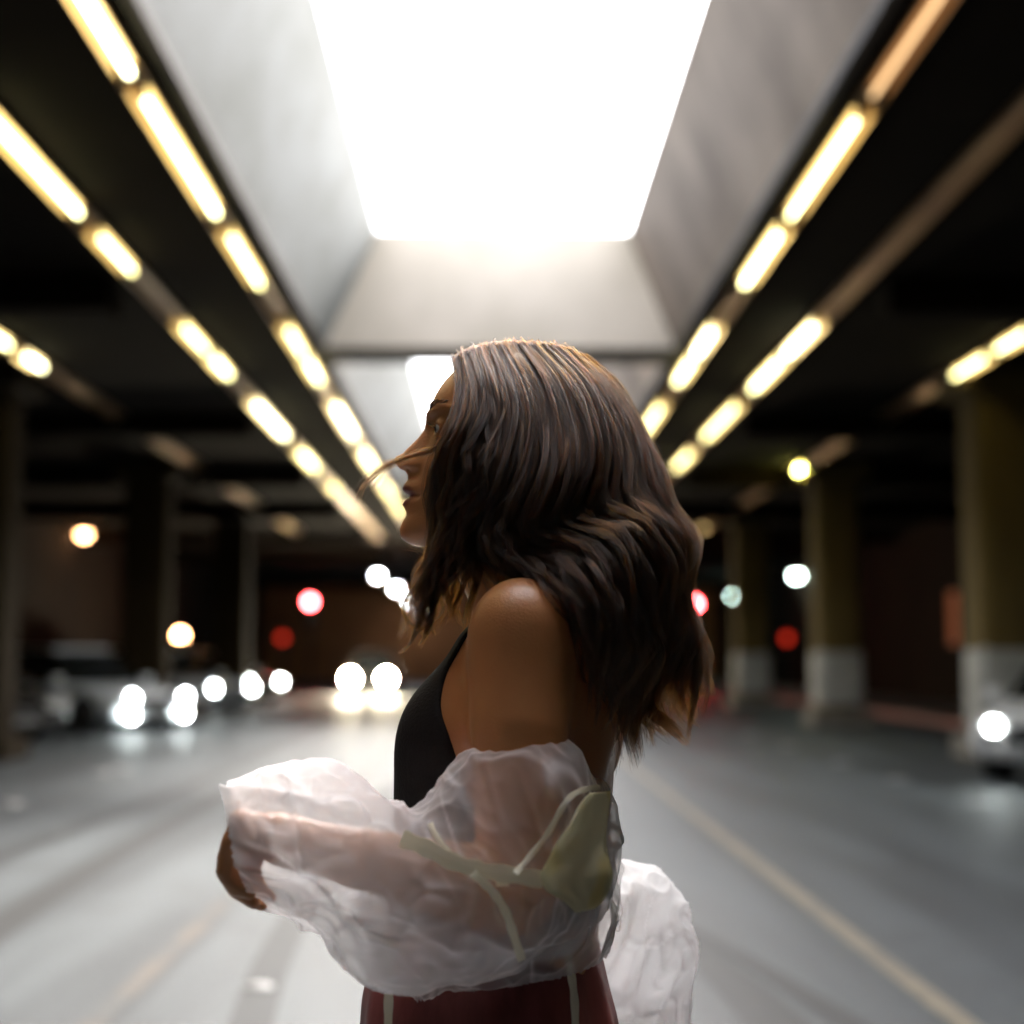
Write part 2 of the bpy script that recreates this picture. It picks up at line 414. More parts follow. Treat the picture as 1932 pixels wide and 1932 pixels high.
# wall lamps, signals, signs
def wall_lamp(x, y, z, mat, label, r=.14):
    s = -1 if x > 0 else 1
    e = empty('wall_lamp', (x, y, z), label=label, cat='lamp', group='lamps on the underpass walls')
    MB().box(-.03 if s > 0 else -.0, .0 if s > 0 else .03, -.15, .15, -.2, .2, .01).build('back_plate', M['darkmetal'], e)
    MB().tube((s * .03, 0, .12), (s * .28, 0, .16), .025).build('arm', M['darkmetal'], e)
    v, f = [], []
    n = 16
    for j in range(7):
        a = math.pi / 2 * j / 6
        for i in range(n): v.append((s * .28 + r * math.cos(a) * math.cos(2 * math.pi * i / n), r * math.cos(a) * math.sin(2 * math.pi * i / n), .10 - r * math.sin(a)))
    for j in range(6):
        for i in range(n): f.append((j * n + i, j * n + (i + 1) % n, (j + 1) * n + (i + 1) % n, (j + 1) * n + i))
    mesh_obj('globe', v, f, mat, e, True)
    MB().tube((s * .28, 0, .10), (s * .28, 0, .17), r * 1.05, r * .5, 16).build('shade', M['darkmetal'], e, True)
wall_lamp(11.97, 56.8, 4.35, M['white_lamp'], 'bright green-white lamp on the right wall, nearer of two', .17)
wall_lamp(11.97, 71.5, 4.15, M['white_lamp'], 'fainter green-white lamp on the right wall, farther of two', .17)
wall_lamp(-11.97, 43.0, 4.75, M['amber'], 'amber globe lamp glowing high on the left wall', .15)
# orange panel on the right wall
e = empty('wall_sign', (11.99, 38.4, 2.3), label='dim orange upright panel sign on the right wall', cat='sign')
MB().box(-.05, -.002, -.42, .42, -.72, .72, .01).build('sign_frame', M['darkmetal'], e)
MB().box(-.056, -.0505, -.38, .38, -.68, .68).build('sign_face', M['poster'], e)

def signal(x, y, z, label, lamp_mat, ground=True, r=.15, arm=0):
    e = empty('traffic_signal', (x, y, 0), label=label, cat='traffic signal', group='red traffic signals at the far junction')
    MB().tube((0, .14, .004), (0, .14, z + .2), .07, .055, 12).build('pole', M['darkmetal'], e, True)
    h = MB().box(-.2, .2, -.12, .10, z - 1.0, z + .25, .03).build('signal_housing', M['black'], e)
    for k in range(3):
        zc = z - k * .36
        MB().tube((0, -.121, zc), (0, -.135, zc), r, r, 20).build('signal_lens', lamp_mat if k == 0 else M['darkmetal'], e)
        v, f = [], []
        for j in range(9):
            a = math.pi * j / 8
            for yy in (-.12, -.32): v.append((math.cos(a) * (r + .02), yy, zc + math.sin(a) * (r + .02)))
        f = [(2 * j, 2 * j + 1, 2 * j + 3, 2 * j + 2) for j in range(8)]
        mesh_obj('visor', v, f, M['black'], e)
signal(-7.2, 60.0, 3.50, 'red traffic signal glowing on a pole at left behind the parked cars', M['red_light'])
signal(8.2, 60.0, 3.43, 'red traffic signal glowing behind the ends of the woman\'s hair', M['red_light'])
def ped(x, y, z, label):
    e = empty('pedestrian_signal', (x, y, 0), label=label, cat='pedestrian signal', group='dim red crossing signals')
    MB().tube((0, .12, .0), (0, .12, z + .1), .05, n=10).build('pole', M['darkmetal'], e, True)
    MB().box(-.2, .2, -.1, .08, z - .25, z + .25, .02).build('signal_housing', M['black'], e)
    MB().tube((0, -.101, z), (0, -.11, z), .16, n=16).build('signal_face', M['red_dim'], e)
ped(-8.15, 59.0, 2.05, 'dim red crossing signal left of the lit red traffic signal')
ped(11.3, 57.0, 2.02, 'dim red crossing signal by the right wall under the green-white lamp')
# amber beacon on post
e = empty('warning_beacon', (-8.7, 42.2, 0), label='orange warning beacon lit on a post behind the parked silver cars', cat='beacon')
MB().tube((0, 0, .14), (0, 0, 1.78), .06, n=12).build('post', M['whitecar'], e, True)
MB().tube((0, 0, 1.78), (0, 0, 1.84), .13, n=16).build('base', M['darkmetal'], e)
v, f = [], []
for j in range(7):
    a = math.pi / 2 * j / 6
    for i in range(16): v.append((.14 * math.cos(a) * math.cos(math.pi * i / 8), .14 * math.cos(a) * math.sin(math.pi * i / 8), 1.84 + .2 * math.sin(a)))
for j in range(6):
    for i in range(16): f.append((j * 16 + i, j * 16 + (i + 1) % 16, (j + 1) * 16 + (i + 1) % 16, (j + 1) * 16 + i))
mesh_obj('lamp_dome', v, f, M['amber_sign'], e, True)
# far street lamps
for i, (px, py, Y) in enumerate([(713, 1085, 52), (748, 1110, 62), (775, 1133, 72), (795, 1150, 77)]):
    x = (px - 925) / FPX * Y; z = 1.3 + (1240 - py) / FPX * Y
    e = empty('hanging_lamp', (x, Y, z), label='%s white pendant lamp of the distant row left of the woman\'s chin' % ORD[i], cat='lamp', group='white pendant lamps far down the road')
    MB().tube((0, 0, .12), (0, 0, HC - z - .002), .02, n=8).build('rod', M['darkmetal'], e)
    MB().tube((0, 0, .0), (0, 0, .12), .24, .10, 16).build('shade', M['darkmetal'], e, True)
    MB().tube((0, 0, -.10), (0, 0, -.005), .06, .10, 16).build('bulb', M['street'], e, True)

# cars ------------------------------------------------------------------
def car(loc, heading, paint, head_mat, label, suv=False, cat='car', fog=False, L=4.4, W=1.8, hr=.07):
    """nose points to -Y before turning; loc is the middle of the front bumper on the ground"""
    e = empty('parked_car' if head_mat is not M['head_hi'] else 'oncoming_car', loc, heading, label=label, cat=cat, group='cars in the underpass')
    H = 1.72 if suv else 1.45
    g = .42 if suv else .24
    bh = .98 if suv else .80
    prof = [(.05, g), (-.0, g + .15), (.0, bh - .28), (.12, bh - .12), (.9, bh), (1.15, bh + .04), (L - .5, bh + .08), (L - .08, bh), (L, bh - .3), (L - .03, g + .1), (L - .15, g)]
    n = len(prof); v, f = [], []
    xs = [-1, -.93, -.6, 0, .6, .93, 1]
    for j, u in enumerate(xs):
        for (y, z) in prof:
            yy = y + (.16 * abs(u) ** 4 if y < 1 else (-.14 * abs(u) ** 4 if y > L - 1 else 0))
            zz = z - (.07 if abs(u) == 1 and z > bh - .15 else 0)
            wv = W / 2 * (1 - (.05 if z < g + .05 else 0))
            v.append((u * wv, yy, zz))
    for j in range(len(xs) - 1):
        for i in range(n): f.append((j * n + i, j * n + (i + 1) % n, (j + 1) * n + (i + 1) % n, (j + 1) * n + i))
    f += [tuple(range(n))[::-1], tuple(range((len(xs) - 1) * n, len(xs) * n))]
    mesh_obj('body', v, f, paint, e, True)
    a = [(1.25, bh + .03), (2.05, H - .03), (L - 1.2, H - .02), (L - .35 if not suv else L - .2, bh + .07)]
    wb, wt = W / 2 * .93, W / 2 * .70
    def quad(name, p, mat): mesh_obj(name, p, [(0, 1, 2, 3)], mat, e)
    B = [(a[0][0], a[0][1], wb), (a[1][0], a[1][1], wt), (a[2][0], a[2][1], wt), (a[3][0], a[3][1], wb)]
    mbx = MB()
    vs = [(-q[2], q[0], q[1]) for q in B] + [(q[2], q[0], q[1]) for q in B]
    mbx.add(vs, [(0, 1, 2, 3), (7, 6, 5, 4), (0, 4, 5, 1), (1, 5, 6, 2), (2, 6, 7, 3), (3, 7, 4, 0)])
    mbx.build('cabin', M['glass'], e)
    MB().box(-wt - .02, wt + .02, a[1][0] - .05, a[2][0] + .05, H - .035, H + .02, .02).build('roof', paint, e)
    for s in (-1, 1):
        for yy in (.85, L - .85):
            wh = MB().tube((s * (W / 2 - .2), yy, .33), (s * (W / 2 + .01), yy, .33), .33, n=20).build('wheel', M['black'], e, False)
            MB().tube((s * (W / 2 + .011), yy, .33), (s * (W / 2 + .02), yy, .33), .21, n=16).build('rim', M['chrome'], wh)
        hx = s * (W / 2 - .30); hz = bh - .20
        MB().box(hx - .2, hx + .2, -.03, .10, hz - .09, hz + .09, .03).build('headlight', M['lens'] if head_mat is None else M['lens'], e)
        if head_mat is not None:
            MB().tube((hx, -.045, hz), (hx, -.031, hz), hr, n=16).build('headlamp_bulb', head_mat, e)
            if fog: MB().tube((hx, -.03, g + .08), (hx, -.012, g + .08), .07, n=12).build('fog_light', head_mat, e)
        MB().box(hx - .15, hx + .15, L - .06, L + .012, bh - .26, bh - .08, .02).build('taillight', M['poster'], e)
        MB().box(s * (W / 2 + .02), s * (W / 2 + .2), 1.35, 1.5, bh + .03, bh + .17, .03).build('mirror', paint, e) if s > 0 else MB().box(-(W / 2 + .2), -(W / 2 + .02), 1.35, 1.5, bh + .03, bh + .17, .03).build('mirror', paint, e)
        for k in range(2):
            MB().box(s * (W / 2) - .006 if s > 0 else -W / 2 - .014, W / 2 + .014 if s > 0 else -W / 2 + .006, 2.0 + k * .95, 2.16 + k * .95, bh - .14, bh - .11).build('door_handle', M['chrome'], e)
    MB().box(-.5, .5, -.02, .05, g + .18, g + .36, .02).build('grille', M['black'], e)
    MB().box(-.26, .26, -.035, -.021, g + .06, g + .17).build('number_plate', M['dot'], e)
    return e
car((-5.72, 26.0, .004), R(55), M['silver'], M['head_park'], 'nearest of the three silver cars parked at an angle on the left, headlights lit', fog=True)
car((-5.85, 34.2, .004), R(55), M['silver'], M['head_park'], 'middle silver car of the three parked at an angle on the left')
car((-6.45, 43.0, .004), R(50), M['silver'], M['head_park'], 'farthest of the three silver cars parked at an angle on the left')
car((-6.9, 22.4, .004), R(55), M['darkcar'], None, 'dark unlit car parked at the left edge in front of the silver cars')
car((5.62, 14.9, .004), R(-35), M['whitecar'], M['head_park'], 'white car at the right edge of the photo in front of the concrete column', hr=.06, L=4.1)
car((-4.05, 50.0, .004), 0, M['darkcar'], M['head_hi'], 'oncoming car with both headlights blazing in the middle of the road', hr=.17)

# ================================================================== THE WOMAN
CR = cam.rotation_euler.to_matrix()
def P(px, py, Y=1.7):
    """where the sight line of a photo reading meets the upright plane at distance Y (used to measure the figure)"""
    d = CR @ Vector(((px - 966) / FPX, (966 - py) / FPX, -1.0))
    return CAM + d * (Y / d.y)
def smin(a, b, k):
    h = np.clip(.5 + .5 * (b - a) / k, 0, 1)
    return b * (1 - h) + a * h - k * h * (1 - h)
def smax(a, b, k): return -smin(-a, -b, k)
rng = np.random.RandomState(7)
LAT = rng.rand(32, 32, 32).astype(np.float32)
def vnoise(p):
    p = np.asarray(p, np.float32); i = np.floor(p).astype(int); f = p - i; f = f * f * (3 - 2 * f); i &= 31; j = (i + 1) & 31
    def g(a, b, c): return LAT[a, b, c]
    x0, y0, z0 = i[..., 0], i[..., 1], i[..., 2]; x1, y1, z1 = j[..., 0], j[..., 1], j[..., 2]; fx, fy, fz = f[..., 0], f[..., 1], f[..., 2]
    return ((g(x0, y0, z0) * (1 - fx) + g(x1, y0, z0) * fx) * (1 - fy) + (g(x0, y1, z0) * (1 - fx) + g(x1, y1, z0) * fx) * fy) * (1 - fz) + \
           ((g(x0, y0, z1) * (1 - fx) + g(x1, y0, z1) * fx) * (1 - fy) + (g(x0, y1, z1) * (1 - fx) + g(x1, y1, z1) * fx) * fy) * fz

class Grid:
    def __init__(s, xs, ys, zs):
        s.ax = [np.asarray(a, np.float32) for a in (xs, ys, zs)]
        s.F = np.full([len(a) for a in s.ax], .5, np.float32)
    def sub(s, lo, hi):
        sl = tuple(slice(max(0, np.searchsorted(a, l) - 1), np.searchsorted(a, h) + 1) for a, l, h in zip(s.ax, lo, hi))
        X, Y, Z = [a[q] for a, q in zip(s.ax, sl)]
        return sl, X[:, None, None], Y[None, :, None], Z[None, None, :]
    def cone(s, a, b, ra, rb, k=.02):
        a, b = np.array(a), np.array(b); m = max(ra, rb) + k + .01
        sl, X, Y, Z = s.sub(np.minimum(a, b) - m, np.maximum(a, b) + m)
        ab = b - a; L = max(1e-9, ab @ ab)
        t = np.clip(((X - a[0]) * ab[0] + (Y - a[1]) * ab[1] + (Z - a[2]) * ab[2]) / L, 0, 1)
        d = np.sqrt((X - a[0] - t * ab[0]) ** 2 + (Y - a[1] - t * ab[1]) ** 2 + (Z - a[2] - t * ab[2]) ** 2) - (ra + (rb - ra) * t)
        s.F[sl] = smin(s.F[sl], d.astype(np.float32), k)
    def ell(s, c, r, k=.02, rot=None, cut=False):
        c = np.array(c); r = np.array(r); m = r.max() + k + .01
        sl, X, Y, Z = s.sub(c - m, c + m)
        x, y, z = X - c[0], Y - c[1], Z - c[2]
        if rot is not None:
            q = np.array(rot); x, y, z = [q[0, i] * x + q[1, i] * y + q[2, i] * z for i in range(3)]
        l1 = np.sqrt((x / r[0]) ** 2 + (y / r[1]) ** 2 + (z / r[2]) ** 2)
        l2 = np.sqrt((x / r[0] ** 2) ** 2 + (y / r[1] ** 2) ** 2 + (z / r[2] ** 2) ** 2) + 1e-6
        d = (l1 * (l1 - 1) / l2).astype(np.float32)
        s.F[sl] = smax(s.F[sl], -d, k) if cut else smin(s.F[sl], d, k)
    def nets(s, F=None):
        F = s.F if F is None else F
        ins = F < 0
        n = [q - 1 for q in F.shape]
        cnt = np.zeros(n, np.int8)
        for dx in (0, 1):
            for dy in (0, 1):
                for dz in (0, 1): cnt += ins[dx:dx + n[0], dy:dy + n[1], dz:dz + n[2]]
        act = np.argwhere((cnt > 0) & (cnt < 8))
        idx = np.full(n, -1, np.int32); idx[tuple(act.T)] = np.arange(len(act))
        acc = np.zeros((len(act), 3)); num = np.zeros(len(act))
        cs = [(a, b, c) for a in (0, 1) for b in (0, 1) for c in (0, 1)]
        val = {c: F[tuple((act + c).T)].astype(np.float64) for c in cs}
        for c in cs:
            for ax in range(3):
                if c[ax] == 0:
                    d = list(c); d[ax] = 1; d = tuple(d)
                    v0, v1 = val[c], val[d]; m = (v0 < 0) != (v1 < 0)
                    t = np.where(m, v0 / np.where(m, v0 - v1, 1), 0)
                    p = np.tile(np.array(c, float), (len(act), 1)); p[:, ax] += t
                    acc[m] += p[m]; num[m] += 1
        g = act + acc / num[:, None]
        V = np.stack([np.interp(g[:, i], np.arange(len(s.ax[i])), s.ax[i]) for i in range(3)], 1)
        Q = []
        for ax in range(3):
            u, w_ = (ax + 1) % 3, (ax + 2) % 3
            a = [slice(1, -1)] * 3; b = [slice(1, -1)] * 3; a[ax] = slice(0, -1); b[ax] = slice(1, None)
            A, B = ins[tuple(a)], ins[tuple(b)]
            e = np.argwhere(A != B)
            flip = A[tuple(e.T)]
            off = np.ones(3, int); off[ax] = 0; e = e + off
            def cell(du, dv):
                q = e.copy(); q[:, u] -= du; q[:, w_] -= dv; return idx[tuple(q.T)]
            q = np.stack([cell(1, 1), cell(0, 1), cell(0, 0), cell(1, 0)], 1)
            q[~flip] = q[~flip][:, ::-1]
            Q.append(q)
        Q = np.concatenate(Q); Q = Q[(Q >= 0).all(1)]
        return V, Q
def fast_mesh(name, V, Q, mats, parent, midx=None, fattr=None):
    me = bpy.data.meshes.new(name)
    me.vertices.add(len(V)); me.vertices.foreach_set('co', np.asarray(V, np.float32).ravel())
    k = Q.shape[1]
    me.loops.add(len(Q) * k); me.loops.foreach_set('vertex_index', Q.astype(np.int32).ravel())
    me.polygons.add(len(Q)); me.polygons.foreach_set('loop_start', np.arange(0, len(Q) * k, k, dtype=np.int32))
    me.polygons.foreach_set('use_smooth', np.ones(len(Q), bool))
    for m in (mats if isinstance(mats, list) else [mats]): me.materials.append(m)
    if midx is not None: me.polygons.foreach_set('material_index', midx.astype(np.int32))
    me.update(calc_edges=True); me.validate()
    o = bpy.data.objects.new(name, me); C.objects.link(o); o.parent = parent
    return o
def compact(V, Q):
    u, inv = np.unique(Q, return_inverse=True)
    return V[u], inv.reshape(Q.shape)
def smooth_v(V, Q, it, lam=.5):
    E = np.concatenate([Q[:, [i, (i + 1) % Q.shape[1]]] for i in range(Q.shape[1])]); E = np.concatenate([E, E[:, ::-1]])
    deg = np.bincount(E[:, 0], minlength=len(V)).astype(float)
    for _ in range(it):
        s_ = np.stack([np.bincount(E[:, 0], weights=V[E[:, 1], i], minlength=len(V)) for i in range(3)], 1) / np.maximum(deg, 1)[:, None]
        V = V + lam * (s_ - V)
    return V
def vnorm(V, Q):
    n = np.cross(V[Q[:, 2]] - V[Q[:, 0]], V[Q[:, 3]] - V[Q[:, 1]])
    N = np.zeros_like(V)
    for i in range(4):
        for c in range(3): N[:, c] += np.bincount(Q[:, i], weights=n[:, c], minlength=len(V))
    return N / (np.linalg.norm(N, axis=1, keepdims=True) + 1e-12)
def curve(ts, vals, t):
    """smooth interpolation through samples"""
    ts, vals = np.asarray(ts, float), np.asarray(vals, float)
    if ts[0] > ts[-1]: ts, vals = ts[::-1], vals[::-1]
    m = np.gradient(vals, ts)
    t = np.clip(t, ts[0], ts[-1]); i = np.clip(np.searchsorted(ts, t) - 1, 0, len(ts) - 2)
    h = ts[i + 1] - ts[i]; u = (t - ts[i]) / h
    return (2 * u ** 3 - 3 * u ** 2 + 1) * vals[i] + (u ** 3 - 2 * u ** 2 + u) * h * m[i] + (-2 * u ** 3 + 3 * u ** 2) * vals[i + 1] + (u ** 3 - u ** 2) * h * m[i + 1]

# ---- measured landmarks (metres)
YM = 1.70                                        # the head's middle plane
def zz(py, Y=YM): return P(925, py, Y).z
def xx(px, Y=YM): return P(px, 1000, Y).x
TY = R(10)
FW = np.array((-math.cos(TY), math.sin(TY), 0)); LF = np.array((-math.sin(TY), -math.cos(TY), 0))
# torso stations: py, px of middle, half depth, half width
ST = [(1120, 1040, .045, .085), (1160, 1030, .066, .120), (1200, 1012, .078, .140), (1250, 1005, .086, .145), (1300, 1004, .090, .143), (1360, 996, .098, .138), (1420, 984, .104, .130),
      (1500, 958, .117, .122), (1600, 948, .114, .116), (1700, 936, .114, .118), (1800, 924, .122, .138), (1900, 922, .128, .158), (1990, 922, .126, .168), (2080, 922, .112, .165)]
sz = np.array([zz(s[0]) for s in ST]); sx = np.array([xx(s[1]) for s in ST]); sa = np.array([s[2] for s in ST]); sb = np.array([s[3] for s in ST])
def torso_d(X, Y, Z, grow=0.0, ext=None):
    cx = curve(sz, sx, Z); a = curve(sz, sa, Z) + grow; b = curve(sz, sb, Z) + grow
    u = (X - cx) * FW[0] + (Y - 1.70) * FW[1]; v = (X - cx) * LF[0] + (Y - 1.70) * LF[1]
    d = ((np.abs(u / a) ** 2.3 + np.abs(v / b) ** 2.3) ** (1 / 2.3) - 1) * np.minimum(a, b) * .9
    return smax(d, np.maximum(Z - sz.max(), sz.min() - Z), .03).astype(np.float32), u, v
SHL = np.array(P(985, 1192, 1.555)); ELB = np.array(P(975, 1690, 1.50)); WRI = np.array(P(548, 1588, 1.475))
NKB = np.array(P(1035, 1150, 1.70))
SHR = NKB - LF * .165 + np.array((-.03, 0, -.045)); ELR = np.array(P(1040, 1690, 1.90)); WRR = np.array(P(860, 1760, 1.88))

ax_x = np.concatenate([np.arange(-.36, -.16, .004), np.arange(-.16, .22, .0026), np.arange(.22, .30, .005)])
ax_y = np.concatenate([np.arange(1.40, 1.60, .0032), np.arange(1.60, 1.80, .0026), np.arange(1.80, 2.02, .006)])
ax_z = np.concatenate([np.arange(-.01, .80, .008), np.arange(.80, 1.38, .0032), np.arange(1.38, 1.68, .0024)])
G = Grid(ax_x, ax_y, ax_z)
sl, X, Y, Z = G.sub((-.25, 1.4, sz.min() - .05), (.30, 2.0, sz.max() + .05))
d, _, _ = torso_d(X, Y, Z); G.F[sl] = np.minimum(G.F[sl], d)
def bust(g, grow=0):
    for s in (1, -1):
        c = np.array(P(874, 1408, 1.70)) + LF * (s * .062)
        g.ell(c, (.058 + grow, .050 + grow, .075 + grow), .045)
bust(G)
# shoulders, scapula, neck
G.cone(NKB, NKB + (0.004, 0, -.06), .050, .06, .03)
for s_, q in ((1, SHL), (-1, SHR)):
    G.cone(NKB + (0, 0, -.012), q + (0, 0, .006), .034, .040, .035)
    G.cone(NKB + LF * s_ * .07 + FW * -.06 + (0, 0, -.07), NKB + LF * s_ * .09 + FW * -.045 + (0, 0, -.17), .032, .022, .04)
G.cone(P(958, 1010, 1.70), NKB + (-.004, 0, 0), .050, .053, .03)
G.cone(P(905, 1040, 1.70), P(975, 1165, 1.70), .034, .040, .03)
# arms
def arm(sh, el, wr, k=.03):
    G.cone(sh, sh + (el - sh) * .38, .0505, .0500, k)
    G.cone(sh + (el - sh) * .38, sh + (el - sh) * .72, .0500, .0440, .004)
    G.cone(sh + (el - sh) * .72, el, .0440, .0375, .004)
    G.cone(el, el + (wr - el) * .28, .0375, .0385, .006)
    G.cone(el + (wr - el) * .28, el + (wr - el) * .7, .0385, .029, .004)
    G.cone(el + (wr - el) * .7, wr, .029, .0235, .004)
arm(SHL, ELB, WRI); arm(SHR, ELR, WRR)
# near hand: loose bent hand hanging from the cuff
def hand(wr, kn, spread, curl, mir=1):
    wr, kn = np.array(wr), np.array(kn); spread = np.array(spread)
    G.cone(wr, wr + (kn - wr) * .35, .0235, .024, .01)
    for i, (off, fr, fl) in enumerate(((-1.5, .0088, .93), (-.5, .0092, 1.0), (.5, .0090, .96), (1.5, .0080, .78))):
        k0 = kn + spread * off + (np.array((.004, 0, -.002)) * abs(off))
        G.cone(wr + (kn - wr) * .25 + spread * off * .55, k0, .0135, .0118, .009)
        p = k0
        for j, (dd, ln) in enumerate(zip(curl, (.040, .025, .020))):
            dv = np.array(dd, float); dv /= np.linalg.norm(dv); q = p + dv * ln * fl
            G.cone(p, q, fr + .0012 - j * .0006, fr - (j + 1) * .0007, .0035); p = q
    t0 = wr + (kn - wr) * .25 + spread * -1.6; t1 = t0 + np.array((-.030, -.004 * mir, -.014)); t2 = t1 + np.array((-.008, .002 * mir, -.026)); t3 = t2 + np.array((.008, .006 * mir, -.018))
    G.cone(t0, t1, .0135, .0110, .010); G.cone(t1, t2, .0105, .0092, .004); G.cone(t2, t3, .0092, .0075, .004)
hand(WRI, P(464, 1560, 1.475), (0.005, .0165, -.0075), [(-.35, 0, -1), (.35, 0, -1), (1, 0, -.75)])
hand(WRR, P(790, 1775, 1.86), (.004, .018, 0), [(-.7, 0, -1), (0, 0, -1), (.5, 0, -1)], -1)
# hips and legs
HP = np.array(P(925, 2050, 1.70))
for s_ in (1, -1):
    hpj = HP + LF * s_ * .085 + (0, 0, -.03); kn = np.array((hpj[0] - .01, hpj[1], .48)); an = np.array((hpj[0] + .03, hpj[1], .085))
    G.cone(hpj, kn, .088, .056, .04); G.cone(kn, kn + (an - kn) * .3 + (.012, 0, 0), .054, .055, .02); G.cone(kn + (an - kn) * .3 + (.012, 0, 0), an, .052, .034, .02)
    G.cone(an, an + (.015, 0, -.045), .034, .030, .015); G.cone(an + (0, 0, -.045), an + (-.14, .01, -.06), .030, .022, .02); G.ell(an + (-.165, .012, -.063), (.045, .038, .019), .015)
# ---- head
PR = [(857, 676), (842.6, 697), (830.5, 716), (821, 734), (813.5, 751), (808.7, 766), (805.8, 780), (803.8, 797), (799, 812), (784.5, 829), (767.5, 846), (755, 860), (750.5, 870), (753, 879), (760.5, 886), (768, 895), (768.5, 906),
      (761, 915), (757.5, 922), (762, 930), (774, 937), (762.5, 944.5), (758.5, 952.5), (764, 963), (767.5, 972), (759, 985), (753.8, 1001), (757, 1015), (769, 1026), (790, 1034)]
pz = np.array([zz(p[1]) for p in PR]); pxx = np.array([xx(p[0]) for p in PR])
BS = [(676, 866), (716, 838), (751, 817), (780, 813), (800, 822), (830, 818), (860, 805), (890, 795), (915, 788), (940, 784), (970, 780), (1001, 768), (1015, 769), (1034, 800)]
bz = np.array([zz(p[0]) for p in BS]); bx = np.array([xx(p[1]) for p in BS])
SG = [(676, .05), (750, .045), (780, .026), (797, .011), (830, .011), (860, .0135), (880, .0135), (895, .012), (915, .019), (940, .023), (970, .022), (1001, .020), (1034, .026)]
WD = [(650, .058), (720, .069), (800, .070), (860, .068), (920, .058), (970, .049), (1010, .036), (1040, .026)]
sl, X, Y, Z = G.sub((-.16, 1.6, 1.40), (.12, 1.8, 1.68))
V_ = Y - YM
prof = np.interp(Z, pz[::-1], pxx[::-1]); base = curve(bz, bx, Z)
sg = curve([zz(p[0]) for p in SG], [p[1] for p in SG], Z); wd = curve([zz(p[0]) for p in WD], [p[1] for p in WD], Z)
prot = np.maximum(base - prof, -.02)
xf = base + V_ ** 2 / (2 * .052) - prot * np.exp(-(np.abs(V_) / sg) ** 2.2)
EY = np.array(P(842, 816, YM)); 
for s_ in (-1, 1):
    ey = YM + s_ * .031
    xf = xf + .0085 * np.exp(-((Y - ey) / .017) ** 2 - ((Z - EY[2]) / .0125) ** 2)       # eye socket
    xf = xf - .004 * np.exp(-((Y - ey) / .022) ** 2 - ((Z - EY[2] - .021) / .007) ** 2)  # brow ridge
    xf = xf - .005 * np.exp(-((Y - YM - s_ * .040) / .018) ** 2 - ((Z - zz(880)) / .018) ** 2)  # cheek
    xf = xf - .0060 * np.exp(-((Y - YM - s_ * .0135) / .0055) ** 2 - ((Z - zz(880)) / .0065) ** 2)  # nostril wing
    xf = xf + .004 * np.exp(-((Y - YM - s_ * .024) / .004) ** 2 - ((Z - zz(941)) / .003) ** 2)  # mouth corner
face = smax((xf - X) * .75, np.abs(V_) - wd, .03)
face = smax(face, X - xx(985), .02)
zj = np.interp(X, [xx(753), xx(800), xx(950)], [zz(1040), zz(1034), zz(985)])
face = smax(face, (zj - Z) * .9, .012)
crown = (np.sqrt(((X - xx(955)) / .106) ** 2 + (V_ / .071) ** 2 + ((Z - zz(812)) / .084) ** 2) - 1) * .08
face = smax(face, np.where(Z > zz(780), crown, -1), .02)
g0 = Grid(ax_x, ax_y, ax_z); 
G2F = G.F[sl]
G.F[sl] = smin(G2F, face.astype(np.float32), .012)
G.ell(P(985, 812, YM), (.094, .074, .093), .02)
G.ell(P(960, 860, YM), (.080, .070, .085), .03)
for s_ in (-1, 1):
    c = np.array((EY[0], YM + s_ * .031, EY[2]))
    G.ell(c, (.0128, .0140, .0128), .003)
    G.ell(c + (-.013, 0, -.0005), (.010, .0115, .0042), .002, cut=True)
    G.ell(np.array(P(952, 868, YM + s_ * .073)), (.019, .008, .030), .008)      # ears
G.cone(np.array(P(757, 878, YM)), np.array(P(752, 868, YM)), .004, .005, .006)
for s_ in (-1, 1): G.ell(np.array(P(766, 886, YM + s_ * .0062)), (.0050, .0032, .0030), .002, cut=True)
Vb, Qb = G.nets()
Vb = smooth_v(Vb, Qb, 2, .4)
low = (Vb[:, 2] < zz(1120))
Vs = smooth_v(Vb, Qb, 14, .6); wgt = np.clip((zz(1120) - Vb[:, 2]) / .03, 0, 1) * np.clip((Vb[:, 0] - P(620, 1600, 1.475).x) / .05, 0, 1)
Vb = Vb + (Vs - Vb) * wgt[:, None]

